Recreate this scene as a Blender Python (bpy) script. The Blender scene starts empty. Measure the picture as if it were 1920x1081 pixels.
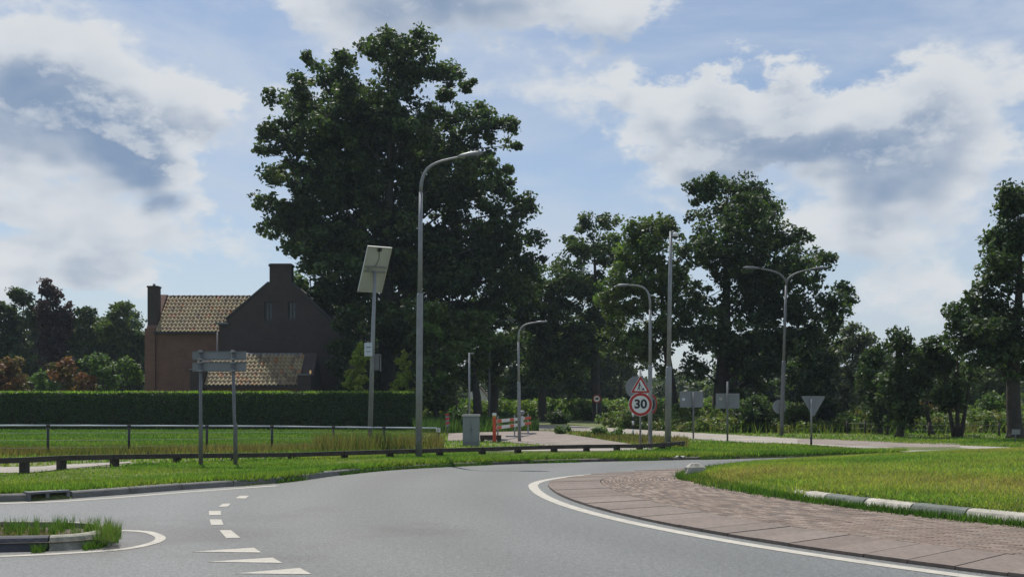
import bpy, math, random
import numpy as np
from mathutils import Vector, Matrix

# ------------------------------------------------------------------ camera, sky, sun, exposure
SC = bpy.context.scene
COL = SC.collection
F, V0, U0, HC = 2000.0, 752.0, 960.0, 1.5      # focal length (px of the 1920 wide photo), horizon row, centre column, eye height
cd = bpy.data.cameras.new('camera'); cam = bpy.data.objects.new('camera', cd); COL.objects.link(cam)
cam.location = (0, 0, HC); cam.rotation_euler = (math.radians(90), 0, 0)
cd.sensor_width = 36.0; cd.lens = 36.0 * F / 1920.0
cd.shift_y = (V0 - 540.5) / 1920.0
cd.clip_end = 5000; cd.clip_start = 0.05
SC.camera = cam
SC.view_settings.view_transform = 'Standard'; SC.view_settings.look = 'None'
SC.view_settings.gamma = 1.0; SC.view_settings.use_curve_mapping = False
SC.view_settings.exposure = 0.0
SC.cycles.max_bounces = 6; SC.cycles.diffuse_bounces = 3; SC.cycles.transmission_bounces = 3

SUN_AZ, SUN_EL = math.radians(-20), math.radians(60)      # azimuth from +Y towards +X
S = Vector((math.sin(SUN_AZ) * math.cos(SUN_EL), math.cos(SUN_AZ) * math.cos(SUN_EL), math.sin(SUN_EL)))
sl = bpy.data.lights.new('sun', 'SUN'); sl.energy = 4.6; sl.angle = math.radians(0.55); sl.color = (1.0, 0.955, 0.88)
so = bpy.data.objects.new('sun', sl); COL.objects.link(so)
so.rotation_euler = (-S).to_track_quat('-Z', 'Y').to_euler(); so.location = (-20, 20, 60)

SKY_STRENGTH = 0.1
def build_world():
    w = bpy.data.worlds.new('World'); SC.world = w; w.use_nodes = True
    nt = w.node_tree; nt.nodes.clear(); L = nt.links
    def M(tree, op, a, b=None, c=None, clamp=False):
        n = tree.nodes.new('ShaderNodeMath'); n.operation = op; n.use_clamp = clamp
        for i, x in enumerate((a, b, c)):
            if x is None: continue
            if isinstance(x, (int, float)): n.inputs[i].default_value = x
            else: tree.links.new(x, n.inputs[i])
        return n.outputs[0]
    def noise(tree, vec, scale, detail, rough=0.55, dist=0.0):
        n = tree.nodes.new('ShaderNodeTexNoise'); n.noise_dimensions = '3D'
        n.inputs['Scale'].default_value = scale; n.inputs['Detail'].default_value = detail
        n.inputs['Roughness'].default_value = rough; n.inputs['Distortion'].default_value = dist
        tree.links.new(vec, n.inputs['Vector']); return n
    def make_group(name, dw, df):
        # ---- group: cumulus density at (azimuth, elevation) with a 3D direction for the noise
        g = bpy.data.node_groups.new(name, 'ShaderNodeTree')
        for nm, ty in (('U', 'NodeSocketFloat'), ('V', 'NodeSocketFloat'), ('P', 'NodeSocketVector')):
            g.interface.new_socket(nm, in_out='INPUT', socket_type=ty)
        g.interface.new_socket('D', in_out='OUTPUT', socket_type='NodeSocketFloat')
        gi = g.nodes.new('NodeGroupInput'); go = g.nodes.new('NodeGroupOutput')
        U, V, P = gi.outputs['U'], gi.outputs['V'], gi.outputs['P']
        wn = noise(g, P, 13.0, dw, 0.62)
        sx = g.nodes.new('ShaderNodeSeparateColor'); g.links.new(wn.outputs['Color'], sx.inputs[0])
        Uw = M(g, 'ADD', U, M(g, 'MULTIPLY', M(g, 'SUBTRACT', sx.outputs[0], 0.5), 0.20))
        Vw = M(g, 'ADD', V, M(g, 'MULTIPLY', M(g, 'SUBTRACT', sx.outputs[1], 0.5), 0.13))
        fb = noise(g, P, 9.0, df, 0.6)
        total = M(g, 'MULTIPLY', M(g, 'SUBTRACT', fb.outputs['Fac'], 0.5), 1.8)
        big = noise(g, P, 2.3, 2.0, 0.5)
        total = M(g, 'ADD', total, M(g, 'MULTIPLY', M(g, 'SUBTRACT', big.outputs['Fac'], 0.47), .9))
        # clouds seen in the photograph (px u, v, half sizes, weight)
        blobs = [(110, 195, 220, 90, 1.25), (250, 275, 120, 50, .8), (40, 60, 170, 60, .3), (380, 205, 70, 50, .45),
                 (830, 0, 270, 85, 1.15), (1090, 25, 90, 50, .4), (1400, 275, 190, 45, .45), (1690, 300, 160, 50, .3), (1250, 170, 180, 50, .7), (1450, 230, 230, 70, 1.0),
                 (1700, 250, 170, 80, .7), (1660, 385, 150, 50, .55), (1720, 520, 180, 60, .45), (1880, 80, 110, 120, .35),
                 (330, 440, 170, 55, .6), (90, 495, 170, 35, .6), (30, 375, 80, 40, .6), (1230, 400, 90, 40, .35),
                 (1480, 40, 330, 55, -.6), (480, 90, 60, 130, -.35), (1080, 300, 110, 130, -.3), (470, 330, 110, 60, -.25), (1530, 520, 110, 60, -.2)]
        for (u, v, hu, hv, a) in blobs:
            az = math.atan((u - U0) / F); el = math.atan((V0 - v) / math.hypot(F, u - U0))
            x = M(g, 'MULTIPLY', M(g, 'SUBTRACT', Uw, az), F / hu)
            y = M(g, 'MULTIPLY', M(g, 'SUBTRACT', Vw, el), F / hv)
            r2 = M(g, 'MULTIPLY_ADD', x, x, M(g, 'MULTIPLY', y, y))
            e = M(g, 'POWER', 0.42, r2)
            total = M(g, 'MULTIPLY_ADD', e, a, total)
        g.links.new(total, go.inputs['D'])
        return g
    g_fine = make_group('cloud_density', 6.0, 9.0); g_soft = make_group('cloud_thickness', 2.0, 2.5)
    # ---- world tree
    tc = nt.nodes.new('ShaderNodeTexCoord'); vec = tc.outputs['Generated']
    sp = nt.nodes.new('ShaderNodeSeparateXYZ'); L.new(vec, sp.inputs[0])
    az = M(nt, 'ARCTAN2', sp.outputs[0], sp.outputs[1]); el = M(nt, 'ARCSINE', sp.outputs[2])
    mp = nt.nodes.new('ShaderNodeMapping'); mp.inputs['Scale'].default_value = (1, 1, 1.7); L.new(vec, mp.inputs[0])
    mp2 = nt.nodes.new('ShaderNodeMapping'); mp2.inputs['Scale'].default_value = (1, 1, 1.7); mp2.inputs['Location'].default_value = (0, 0, 0.045); L.new(vec, mp2.inputs[0])
    mp3 = nt.nodes.new('ShaderNodeMapping'); mp3.inputs['Scale'].default_value = (1, 1, 1.7); mp3.inputs['Location'].default_value = (0, 0, 0.027); L.new(vec, mp3.inputs[0])
    def dens(de, m, g_):
        n = nt.nodes.new('ShaderNodeGroup'); n.node_tree = g_
        L.new(az, n.inputs['U']); L.new(M(nt, 'ADD', el, de), n.inputs['V']); L.new(m.outputs[0], n.inputs['P']); return n.outputs['D']
    d0 = dens(0.0, mp, g_fine); d1 = dens(0.020, mp2, g_soft)
    def sstep(x, a, b):
        n = nt.nodes.new('ShaderNodeMapRange'); n.interpolation_type = 'SMOOTHSTEP'
        n.inputs['From Min'].default_value = a; n.inputs['From Max'].default_value = b; L.new(x, n.inputs['Value']); return n.outputs[0]
    d2 = dens(0.016, mp3, g_fine); cover = M(nt, 'MULTIPLY', sstep(d0, 0.14, 0.60), .93); shade = sstep(M(nt, 'ADD', M(nt, 'MULTIPLY', d1, 0.68), M(nt, 'MULTIPLY', d0, 0.32)), 0.30, 1.55)
    lit = M(nt, 'MULTIPLY', M(nt, 'SUBTRACT', d0, d2), 3.2, clamp=True)
    shade = M(nt, 'MULTIPLY', shade, M(nt, 'SUBTRACT', 1.0, M(nt, 'MULTIPLY', lit, .58)))
    mv = nt.nodes.new('ShaderNodeMapping'); mv.inputs['Scale'].default_value = (1, 1, 3.2); mv.inputs['Rotation'].default_value = (0, 0.12, 0); L.new(vec, mv.inputs[0])
    vn = noise(nt, mv.outputs[0], 3.4, 7.0, 0.6, 0.4)
    veil = M(nt, 'MULTIPLY', sstep(vn.outputs['Fac'], 0.36, 0.70), 0.80)
    low = M(nt, 'MULTIPLY', M(nt, 'SUBTRACT', 1.0, sstep(el, 0.02, 0.26)), 0.42)
    veil = M(nt, 'MAXIMUM', veil, low)
    veil = M(nt, 'MULTIPLY_ADD', M(nt, 'SUBTRACT', 1.0, veil), 0.16, veil)
    sky = nt.nodes.new('ShaderNodeTexSky'); sky.sky_type = 'NISHITA'; sky.sun_disc = False
    sky.sun_elevation = SUN_EL; sky.sun_rotation = SUN_AZ; sky.air_density = 1.0; sky.dust_density = 0.6; sky.ozone_density = 2.0
    def mix(f, a, b):
        n = nt.nodes.new('ShaderNodeMix'); n.data_type = 'RGBA'
        L.new(f, n.inputs[0])
        for k, x in ((6, a), (7, b)):
            if isinstance(x, tuple): n.inputs[k].default_value = x + (1,)
            else: L.new(x, n.inputs[k])
        return n.outputs[2]
    k = 1.0 / SKY_STRENGTH
    white = tuple(c * k for c in (0.72, 0.745, 0.77)); grey = tuple(c * k for c in (0.215, 0.305, 0.455)); vcol = tuple(c * k for c in (0.56, 0.63, 0.74))
    base = mix(veil, sky.outputs[0], vcol)
    ccol = mix(shade, white, grey)
    out = mix(cover, base, ccol)
    bg = nt.nodes.new('ShaderNodeBackground'); bg.inputs['Strength'].default_value = SKY_STRENGTH; L.new(out, bg.inputs['Color'])
    wo = nt.nodes.new('ShaderNodeOutputWorld'); L.new(bg.outputs[0], wo.inputs['Surface'])
build_world()

# ------------------------------------------------------------------ helpers
RNG = np.random.default_rng(7)
random.seed(11)
GZ = 0.10                                           # level of the land beyond the kerb
def onroad(u, v, z=0.0):                            # a point of the carriageway
    d = F * (HC - z) / (v - V0); return ((u - U0) / F * d, d)
def onland(u, v): return onroad(u, v, GZ)
def px(u, d): return (u - U0) / F * d
def pz(v, d): return HC + (V0 - v) / F * d

def tag(o, label=None, cat=None, group=None, kind=None):
    for k, v in (('label', label), ('category', cat), ('group', group), ('kind', kind)):
        if v: o[k] = v
    return o
def empty(name, loc, label, cat, group=None, rz=0.0):
    o = bpy.data.objects.new(name, None); COL.objects.link(o); o.location = loc; o.rotation_euler = (0, 0, rz)
    o.empty_display_size = 0.2
    return tag(o, label, cat, group)
def link(name, me, parent=None):
    o = bpy.data.objects.new(name, me); COL.objects.link(o)
    if parent is not None: o.parent = parent
    return o

class MB:
    def __init__(s): s.v = []; s.f = []; s.m = []; s.sm = []
    def add(s, vs, fs, mi=0, smooth=False):
        b = len(s.v); s.v += [tuple(p) for p in vs]
        for f in fs: s.f.append(tuple(b + i for i in f)); s.m.append(mi); s.sm.append(smooth)
        return s
    def box(s, c, d, mi=0, rz=0.0, rx=0.0, top=1.0):
        hx, hy, hz = d[0] / 2, d[1] / 2, d[2] / 2; R = Matrix.Rotation(rz, 3, 'Z') @ Matrix.Rotation(rx, 3, 'X')
        vs = []
        for z, k in ((-hz, 1.0), (hz, top)):
            for x, y in ((-hx, -hy), (hx, -hy), (hx, hy), (-hx, hy)):
                p = R @ Vector((x * k, y * k, z)); vs.append((c[0] + p.x, c[1] + p.y, c[2] + p.z))
        return s.add(vs, [(3, 2, 1, 0), (4, 5, 6, 7), (0, 1, 5, 4), (1, 2, 6, 5), (2, 3, 7, 6), (3, 0, 4, 7)], mi)
    def tube(s, path, rad, n=10, mi=0, cap=True, smooth=True):
        pts = [Vector(p) for p in path]
        if not isinstance(rad, (list, tuple)): rad = [rad] * len(pts)
        b = len(s.v); up = None
        for i, p in enumerate(pts):
            t = (pts[min(i + 1, len(pts) - 1)] - pts[max(i - 1, 0)]).normalized()
            if up is None: up = Vector((0, 1, 0)) if abs(t.y) < 0.9 else Vector((1, 0, 0))
            a = (up - t * up.dot(t)).normalized(); up = a; c = t.cross(a)
            for k in range(n):
                an = 2 * math.pi * k / n; q = p + (a * math.cos(an) + c * math.sin(an)) * rad[i]; s.v.append((q.x, q.y, q.z))
        for i in range(len(pts) - 1):
            for k in range(n):
                k2 = (k + 1) % n
                s.f.append((b + i * n + k, b + i * n + k2, b + (i + 1) * n + k2, b + (i + 1) * n + k)); s.m.append(mi); s.sm.append(smooth)
        if cap:
            s.f.append(tuple(b + k for k in reversed(range(n)))); s.m.append(mi); s.sm.append(False)
            e = b + (len(pts) - 1) * n; s.f.append(tuple(e + k for k in range(n))); s.m.append(mi); s.sm.append(False)
        return s
    def prism(s, poly, y0, y1, mi=0):               # poly in (x, z), extruded along y
        n = len(poly)
        vs = [(x, y0, z) for x, z in poly] + [(x, y1, z) for x, z in poly]
        fs = [tuple(range(n)), tuple(reversed(range(n, 2 * n)))] + [(i, i + n, (i + 1) % n + n, (i + 1) % n) for i in range(n)]
        return s.add(vs, fs, mi)
    def xform(s, Mx):
        s.v = [tuple(Mx @ Vector(p)) for p in s.v]; return s
    def build(s, name, mats, parent=None):
        me = bpy.data.meshes.new(name); me.from_pydata(s.v, [], s.f)
        for m in (mats if isinstance(mats, (list, tuple)) else [mats]): me.materials.append(m)
        me.polygons.foreach_set('material_index', s.m); me.polygons.foreach_set('use_smooth', s.sm); me.update()
        return link(name, me, parent)

def quadmesh(name, verts, nper, mat, colors=None, parent=None):
    """verts (N*nper,3): N separate faces of nper corners; colors (N,3)"""
    n = len(verts) // nper; me = bpy.data.meshes.new(name)
    me.vertices.add(n * nper); me.vertices.foreach_set('co', np.ascontiguousarray(verts, np.float32).ravel())
    me.loops.add(n * nper); me.loops.foreach_set('vertex_index', np.arange(n * nper, dtype=np.int32))
    me.polygons.add(n); me.polygons.foreach_set('loop_start', np.arange(n, dtype=np.int32) * nper)
    me.polygons.foreach_set('loop_total', np.full(n, nper, np.int32))
    if colors is not None:
        a = me.color_attributes.new('tint', 'FLOAT_COLOR', 'POINT')
        c = np.ones((n * nper, 4), np.float32); c[:, :3] = np.repeat(colors, nper, axis=0); a.data.foreach_set('color', c.ravel())
    me.materials.append(mat); me.update(calc_edges=True); me.validate()
    return link(name, me, parent)

# ------------------------------------------------------------------ materials
def newmat(name):
    m = bpy.data.materials.new(name); m.use_nodes = True; nt = m.node_tree
    b = nt.nodes['Principled BSDF']; return m, nt, b
def mat(name, col, rough=0.7, var=0.25, scale=8.0, bump=0.0, metal=0.0, spec=0.5, col2=None, detail=6.0, bscale=None, speck=0.0):
    m, nt, b = newmat(name); L = nt.links
    tc = nt.nodes.new('ShaderNodeTexCoord'); n = nt.nodes.new('ShaderNodeTexNoise')
    n.inputs['Scale'].default_value = scale; n.inputs['Detail'].default_value = detail; n.inputs['Roughness'].default_value = 0.6
    L.new(tc.outputs['Object'], n.inputs['Vector'])
    r = nt.nodes.new('ShaderNodeValToRGB'); r.color_ramp.elements[0].position = 0.3; r.color_ramp.elements[1].position = 0.7
    c2 = col2 if col2 else tuple(c * (1 + var) for c in col)
    r.color_ramp.elements[0].color = tuple(c * (1 - var) for c in col) + (1,); r.color_ramp.elements[1].color = c2 + (1,)
    L.new(n.outputs['Fac'], r.inputs[0]); out = r.outputs[0]
    if speck:
        n2 = nt.nodes.new('ShaderNodeTexNoise'); n2.inputs['Scale'].default_value = scale * 28; n2.inputs['Detail'].default_value = 2
        L.new(tc.outputs['Object'], n2.inputs['Vector'])
        mr = nt.nodes.new('ShaderNodeMapRange'); mr.inputs['From Min'].default_value = .25; mr.inputs['From Max'].default_value = .75
        mr.inputs['To Min'].default_value = 1 - speck; mr.inputs['To Max'].default_value = 1 + speck; L.new(n2.outputs['Fac'], mr.inputs[0])
        mx = nt.nodes.new('ShaderNodeVectorMath'); mx.operation = 'SCALE'; L.new(out, mx.inputs[0]); L.new(mr.outputs[0], mx.inputs['Scale']); out = mx.outputs[0]
    L.new(out, b.inputs['Base Color'])
    b.inputs['Roughness'].default_value = rough; b.inputs['Metallic'].default_value = metal; b.inputs['Specular IOR Level'].default_value = spec
    if bump:
        bn = nt.nodes.new('ShaderNodeTexNoise'); bn.inputs['Scale'].default_value = bscale or scale * 4; bn.inputs['Detail'].default_value = 4
        L.new(tc.outputs['Object'], bn.inputs['Vector'])
        bp = nt.nodes.new('ShaderNodeBump'); bp.inputs['Strength'].default_value = bump; bp.inputs['Distance'].default_value = 0.02
        L.new(bn.outputs['Fac'], bp.inputs['Height']); L.new(bp.outputs[0], b.inputs['Normal'])
    return m
def leafmat(name, trans=0.35, rough=0.55, tfac=1.65):
    m, nt, b = newmat(name); L = nt.links
    a = nt.nodes.new('ShaderNodeAttribute'); a.attribute_name = 'tint'
    L.new(a.outputs['Color'], b.inputs['Base Color']); b.inputs['Roughness'].default_value = rough; b.inputs['Specular IOR Level'].default_value = 0.35
    t = nt.nodes.new('ShaderNodeBsdfTranslucent')
    sc = nt.nodes.new('ShaderNodeVectorMath'); sc.operation = 'MULTIPLY'; sc.inputs[1].default_value = (tfac * 1.15, tfac * 1.2, tfac * .55)
    L.new(a.outputs['Color'], sc.inputs[0]); L.new(sc.outputs[0], t.inputs['Color'])
    mx = nt.nodes.new('ShaderNodeMixShader'); mx.inputs[0].default_value = trans
    L.new(b.outputs[0], mx.inputs[1]); L.new(t.outputs[0], mx.inputs[2])
    L.new(mx.outputs[0], nt.nodes['Material Output'].inputs['Surface'])
    return m
def brickmat(name, c1, c2, mortar, scale=1.0):
    m, nt, b = newmat(name); L = nt.links
    tc = nt.nodes.new('ShaderNodeTexCoord'); sp = nt.nodes.new('ShaderNodeSeparateXYZ'); L.new(tc.outputs['Object'], sp.inputs[0])
    ad = nt.nodes.new('ShaderNodeMath'); ad.operation = 'ADD'; L.new(sp.outputs[0], ad.inputs[0]); L.new(sp.outputs[1], ad.inputs[1])
    cb = nt.nodes.new('ShaderNodeCombineXYZ'); L.new(ad.outputs[0], cb.inputs[0]); L.new(sp.outputs[2], cb.inputs[1])
    bt = nt.nodes.new('ShaderNodeTexBrick'); L.new(cb.outputs[0], bt.inputs['Vector'])
    bt.inputs['Color1'].default_value = c1 + (1,); bt.inputs['Color2'].default_value = c2 + (1,); bt.inputs['Mortar'].default_value = mortar + (1,)
    bt.inputs['Scale'].default_value = scale; bt.inputs['Brick Width'].default_value = .22; bt.inputs['Row Height'].default_value = .0625; bt.inputs['Mortar Size'].default_value = .008
    n = nt.nodes.new('ShaderNodeTexNoise'); n.inputs['Scale'].default_value = 1.3; n.inputs['Detail'].default_value = 6; L.new(tc.outputs['Object'], n.inputs['Vector'])
    mr = nt.nodes.new('ShaderNodeMapRange'); mr.inputs['To Min'].default_value = .6; mr.inputs['To Max'].default_value = 1.4; L.new(n.outputs['Fac'], mr.inputs[0])
    mx = nt.nodes.new('ShaderNodeVectorMath'); mx.operation = 'SCALE'; L.new(bt.outputs['Color'], mx.inputs[0]); L.new(mr.outputs[0], mx.inputs['Scale'])
    L.new(mx.outputs[0], b.inputs['Base Color']); b.inputs['Roughness'].default_value = .85
    bp = nt.nodes.new('ShaderNodeBump'); bp.inputs['Strength'].default_value = .4; bp.inputs['Distance'].default_value = .01; bp.invert = True
    L.new(bt.outputs['Fac'], bp.inputs['Height']); L.new(bp.outputs[0], b.inputs['Normal'])
    return m
def perobject(name, cols, rough=.8, speck=.25, scale=30):    # colour picked per object by its random id, with grain
    m, nt, b = newmat(name); L = nt.links
    oi = nt.nodes.new('ShaderNodeObjectInfo'); r = nt.nodes.new('ShaderNodeValToRGB'); cr = r.color_ramp
    for i, c in enumerate(cols):
        p = i / (len(cols) - 1)
        e = cr.elements[0] if i == 0 else (cr.elements[-1] if i == len(cols) - 1 else cr.elements.new(p)); e.position = p; e.color = c + (1,)
    L.new(oi.outputs['Random'], r.inputs[0])
    tc = nt.nodes.new('ShaderNodeTexCoord'); n = nt.nodes.new('ShaderNodeTexNoise'); n.inputs['Scale'].default_value = scale; n.inputs['Detail'].default_value = 5
    L.new(tc.outputs['Object'], n.inputs['Vector'])
    mr = nt.nodes.new('ShaderNodeMapRange'); mr.inputs['From Min'].default_value = .25; mr.inputs['From Max'].default_value = .75
    mr.inputs['To Min'].default_value = 1 - speck; mr.inputs['To Max'].default_value = 1 + speck; L.new(n.outputs['Fac'], mr.inputs[0])
    mx = nt.nodes.new('ShaderNodeVectorMath'); mx.operation = 'SCALE'; L.new(r.outputs[0], mx.inputs[0]); L.new(mr.outputs[0], mx.inputs['Scale'])
    L.new(mx.outputs[0], b.inputs['Base Color']); b.inputs['Roughness'].default_value = rough
    return m
def tintmat(name, rough=.85):
    m, nt, b = newmat(name); a = nt.nodes.new('ShaderNodeAttribute'); a.attribute_name = 'tint'
    tc = nt.nodes.new('ShaderNodeTexCoord'); n = nt.nodes.new('ShaderNodeTexNoise'); n.inputs['Scale'].default_value = 40; nt.links.new(tc.outputs['Object'], n.inputs['Vector'])
    mr = nt.nodes.new('ShaderNodeMapRange'); mr.inputs['To Min'].default_value = .6; mr.inputs['To Max'].default_value = 1.4; nt.links.new(n.outputs['Fac'], mr.inputs[0])
    mx = nt.nodes.new('ShaderNodeVectorMath'); mx.operation = 'SCALE'; nt.links.new(a.outputs['Color'], mx.inputs[0]); nt.links.new(mr.outputs[0], mx.inputs['Scale'])
    nt.links.new(mx.outputs[0], b.inputs['Base Color']); b.inputs['Roughness'].default_value = rough
    return m
def asphaltmat():
    m, nt, b = newmat('asphalt'); L = nt.links
    tc = nt.nodes.new('ShaderNodeTexCoord'); P = tc.outputs['Object']
    def nz(s, d, vec=P):
        n = nt.nodes.new('ShaderNodeTexNoise'); n.inputs['Scale'].default_value = s; n.inputs['Detail'].default_value = d; n.inputs['Roughness'].default_value = .6
        L.new(vec, n.inputs['Vector']); return n.outputs['Fac']
    def rng(x, a, b_, c, d):
        r = nt.nodes.new('ShaderNodeMapRange'); L.new(x, r.inputs[0])
        for k, v in zip(('From Min', 'From Max', 'To Min', 'To Max'), (a, b_, c, d)): r.inputs[k].default_value = v
        return r.outputs[0]
    def mul(a, b_):
        n = nt.nodes.new('ShaderNodeMath'); n.operation = 'MULTIPLY'; L.new(a, n.inputs[0]); L.new(b_, n.inputs[1]); return n.outputs[0]
    f = mul(mul(rng(nz(.35, 5), .3, .7, .93, 1.05), rng(nz(48, 3), .28, .72, .42, 1.58)), mul(rng(nz(9, 4), .3, .7, .88, 1.12), rng(nz(20, 2), .28, .72, .70, 1.30)))
    # polished wheel tracks along the ring: rings about the roundabout's centre
    vd = nt.nodes.new('ShaderNodeVectorMath'); vd.operation = 'DISTANCE'; vd.inputs[1].default_value = (15.6, 18.9, 0); L.new(P, vd.inputs[0])
    w = nt.nodes.new('ShaderNodeMath'); w.operation = 'SINE'; w2 = nt.nodes.new('ShaderNodeMath'); w2.operation = 'MULTIPLY'; w2.inputs[1].default_value = 3.4
    L.new(vd.outputs['Value'], w2.inputs[0]); L.new(w2.outputs[0], w.inputs[0])
    f = mul(f, rng(w.outputs[0], -1, 1, .93, 1.06))
    # brown rubber and dirt patches
    dv = nt.nodes.new('ShaderNodeVectorMath'); dv.operation = 'DISTANCE'; dv.inputs[1].default_value = (-3.6, 12.0, 0); L.new(P, dv.inputs[0])
    ad = nt.nodes.new('ShaderNodeMath'); ad.operation = 'ADD'; L.new(nz(.55, 6), ad.inputs[0]); L.new(rng(dv.outputs['Value'], .5, 4.5, .20, -.12), ad.inputs[1])
    st = rng(ad.outputs[0], .54, .76, 0, .8)
    mx = nt.nodes.new('ShaderNodeMix'); mx.data_type = 'RGBA'; L.new(st, mx.inputs[0])
    mx.inputs[6].default_value = (.122, .126, .120, 1); mx.inputs[7].default_value = (.082, .075, .068, 1)
    sc = nt.nodes.new('ShaderNodeVectorMath'); sc.operation = 'SCALE'; L.new(mx.outputs[2], sc.inputs[0]); L.new(f, sc.inputs['Scale'])
    L.new(sc.outputs[0], b.inputs['Base Color']); b.inputs['Roughness'].default_value = .52; b.inputs['Specular IOR Level'].default_value = .5
    bp = nt.nodes.new('ShaderNodeBump'); bp.inputs['Strength'].default_value = .5; bp.inputs['Distance'].default_value = .006; L.new(nz(70, 3), bp.inputs['Height']); L.new(bp.outputs[0], b.inputs['Normal'])
    return m

M = {}
M['asphalt'] = asphaltmat()
M['paint'] = mat('road_paint', (.44, .415, .36), .75, .14, 5, .2, speck=.22, spec=.2)
def wear(m):                                       # scuffed paint: grains of asphalt show through
    nt = m.node_tree; b = nt.nodes['Principled BSDF']; src = b.inputs['Base Color'].links[0].from_socket
    tc = nt.nodes.new('ShaderNodeTexCoord'); n = nt.nodes.new('ShaderNodeTexNoise'); n.inputs['Scale'].default_value = 16; n.inputs['Detail'].default_value = 9; n.inputs['Roughness'].default_value = .75
    nt.links.new(tc.outputs['Object'], n.inputs['Vector']); mr = nt.nodes.new('ShaderNodeMapRange'); mr.inputs['From Min'].default_value = .57; mr.inputs['From Max'].default_value = .70; mr.inputs['To Max'].default_value = .8
    nt.links.new(n.outputs['Fac'], mr.inputs[0]); mx = nt.nodes.new('ShaderNodeMix'); mx.data_type = 'RGBA'; nt.links.new(mr.outputs[0], mx.inputs[0]); nt.links.new(src, mx.inputs[6]); mx.inputs[7].default_value = (.16, .155, .145, 1)
    nt.links.new(mx.outputs[2], b.inputs['Base Color'])
wear(M['paint'])
M['soil'] = mat('soil', (.085, .068, .05), .95, .4, 3, .6)
M['ground'] = mat('meadow_ground', (.085, .12, .028), .95, .3, .6, .5, col2=(.14, .155, .04), speck=.4)
M['field'] = mat('mown_field', (.06, .14, .022), .95, .2, .5, .4, col2=(.08, .16, .028), speck=.25)
M['concrete'] = mat('concrete', (.27, .255, .235), .85, .22, 2.5, .3, speck=.2)
M['kerbgrey'] = mat('kerb_concrete', (.17, .165, .15), .85, .3, 3, .4, speck=.25)
M['kerbdirty'] = mat('dirty_kerb_concrete', (.075, .068, .055), .9, .4, 4, .5, col2=(.12, .11, .09))
M['kerbwhite'] = mat('whitewashed_concrete', (.40, .375, .31), .85, .3, 5, .4, col2=(.52, .49, .42), speck=.25)
M['kerbold'] = mat('worn_whitewash', (.16, .165, .12), .85, .3, 6, .4, col2=(.36, .345, .28), speck=.25)
M['kerbmoss'] = mat('mossy_grey_concrete', (.12, .13, .125), .85, .35, 5, .4, col2=(.17, .19, .16))
M['kerbblack'] = mat('blackened_concrete', (.05, .052, .06), .8, .3, 5, .3)
M['path'] = mat('pale_paving', (.29, .262, .225), .9, .2, .8, .2, speck=.25)
M['pinkpave'] = mat('pink_brick_paving', (.215, .178, .152), .9, .25, 1.2, .3, speck=.35)
M['slab'] = perobject('apron_slab', [(.145, .110, .09), (.18, .142, .118), (.158, .125, .104), (.20, .160, .134)], .85, .22, 14)
M['paver'] = perobject('apron_brick', [(.150, .108, .082), (.20, .145, .110), (.172, .132, .104), (.235, .185, .148), (.125, .095, .078)], .85, .25, 30)
M['pavertint'] = tintmat('apron_brick_far')
M['leaf'] = leafmat('leaf', .32); M['leafsoft'] = leafmat('hedge_leaf', .30); M['grass'] = leafmat('grass_blade', .42, .6, 1.5)
M['bark'] = mat('bark', (.045, .038, .03), .95, .4, 4, .8)
M['galv'] = mat('galvanised_steel', (.25, .26, .265), .5, .15, 5, .05, metal=.25)
M['galvdark'] = mat('weathered_steel', (.15, .155, .16), .6, .2, 5, .05, metal=.2)
M['signback'] = mat('grey_sign_back', (.20, .215, .23), .55, .08, 3, 0)
M['white'] = mat('white_paint', (.72, .72, .70), .5, .05, 5)
M['red'] = mat('red_paint', (.42, .028, .022), .5, .1, 5)
M['black'] = mat('black_paint', (.015, .015, .017), .5, .1, 5)
M['orange'] = mat('faded_red_plastic', (.55, .075, .03), .5, .15, 6)
M['yellow'] = mat('yellow_band', (.5, .33, .04), .5, .1, 5)
M['wood'] = mat('dark_weathered_wood', (.055, .046, .038), .9, .35, 6, .6)
M['cabinet'] = mat('grey_green_cabinet', (.22, .245, .235), .55, .08, 3)
M['cabinetlid'] = mat('pale_lid', (.42, .42, .39), .6, .1, 3)
M['darkmetal'] = mat('dark_metal', (.03, .032, .035), .6, .2, 5)
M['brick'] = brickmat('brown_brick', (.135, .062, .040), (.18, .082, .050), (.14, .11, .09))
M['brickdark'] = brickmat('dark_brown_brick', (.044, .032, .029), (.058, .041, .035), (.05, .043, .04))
M['tile'] = perobject('clay_roof_tile', [(.24, .185, .10), (.29, .235, .135), (.23, .19, .115), (.32, .26, .15), (.15, .11, .075), (.27, .205, .115), (.31, .15, .07)], .75, .3, 9)
M['rooftile'] = mat('roof_underlay', (.05, .038, .03), .9, .3, 5)
M['ridge'] = mat('ridge_tile', (.075, .06, .052), .8, .3, 6)
M['lead'] = mat('lead_flashing', (.16, .165, .17), .6, .15, 3)
M['leaddark'] = mat('dull_lead', (.05, .05, .05), .8, .15, 3)
M['glass'] = mat('window_glass', (.03, .04, .045), .12, .1, 2)
M['frame'] = mat('window_frame', (.04, .043, .045), .6, .1, 3)
M['panelback'] = mat('panel_backsheet', (.42, .43, .39), .6, .06, 3)
M['pv'] = mat('solar_cells', (.012, .016, .035), .2, .1, 5)
M['alu'] = mat('aluminium', (.5, .5, .48), .4, .05, 5, metal=.6)
M['boxwhite'] = mat('white_box', (.55, .60, .64), .5, .05, 3)
M['farwall'] = mat('rendered_wall', (.62, .60, .58), .8, .08, 1)
M['farroof'] = mat('far_roof', (.10, .05, .04), .8, .2, 3)

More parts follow.
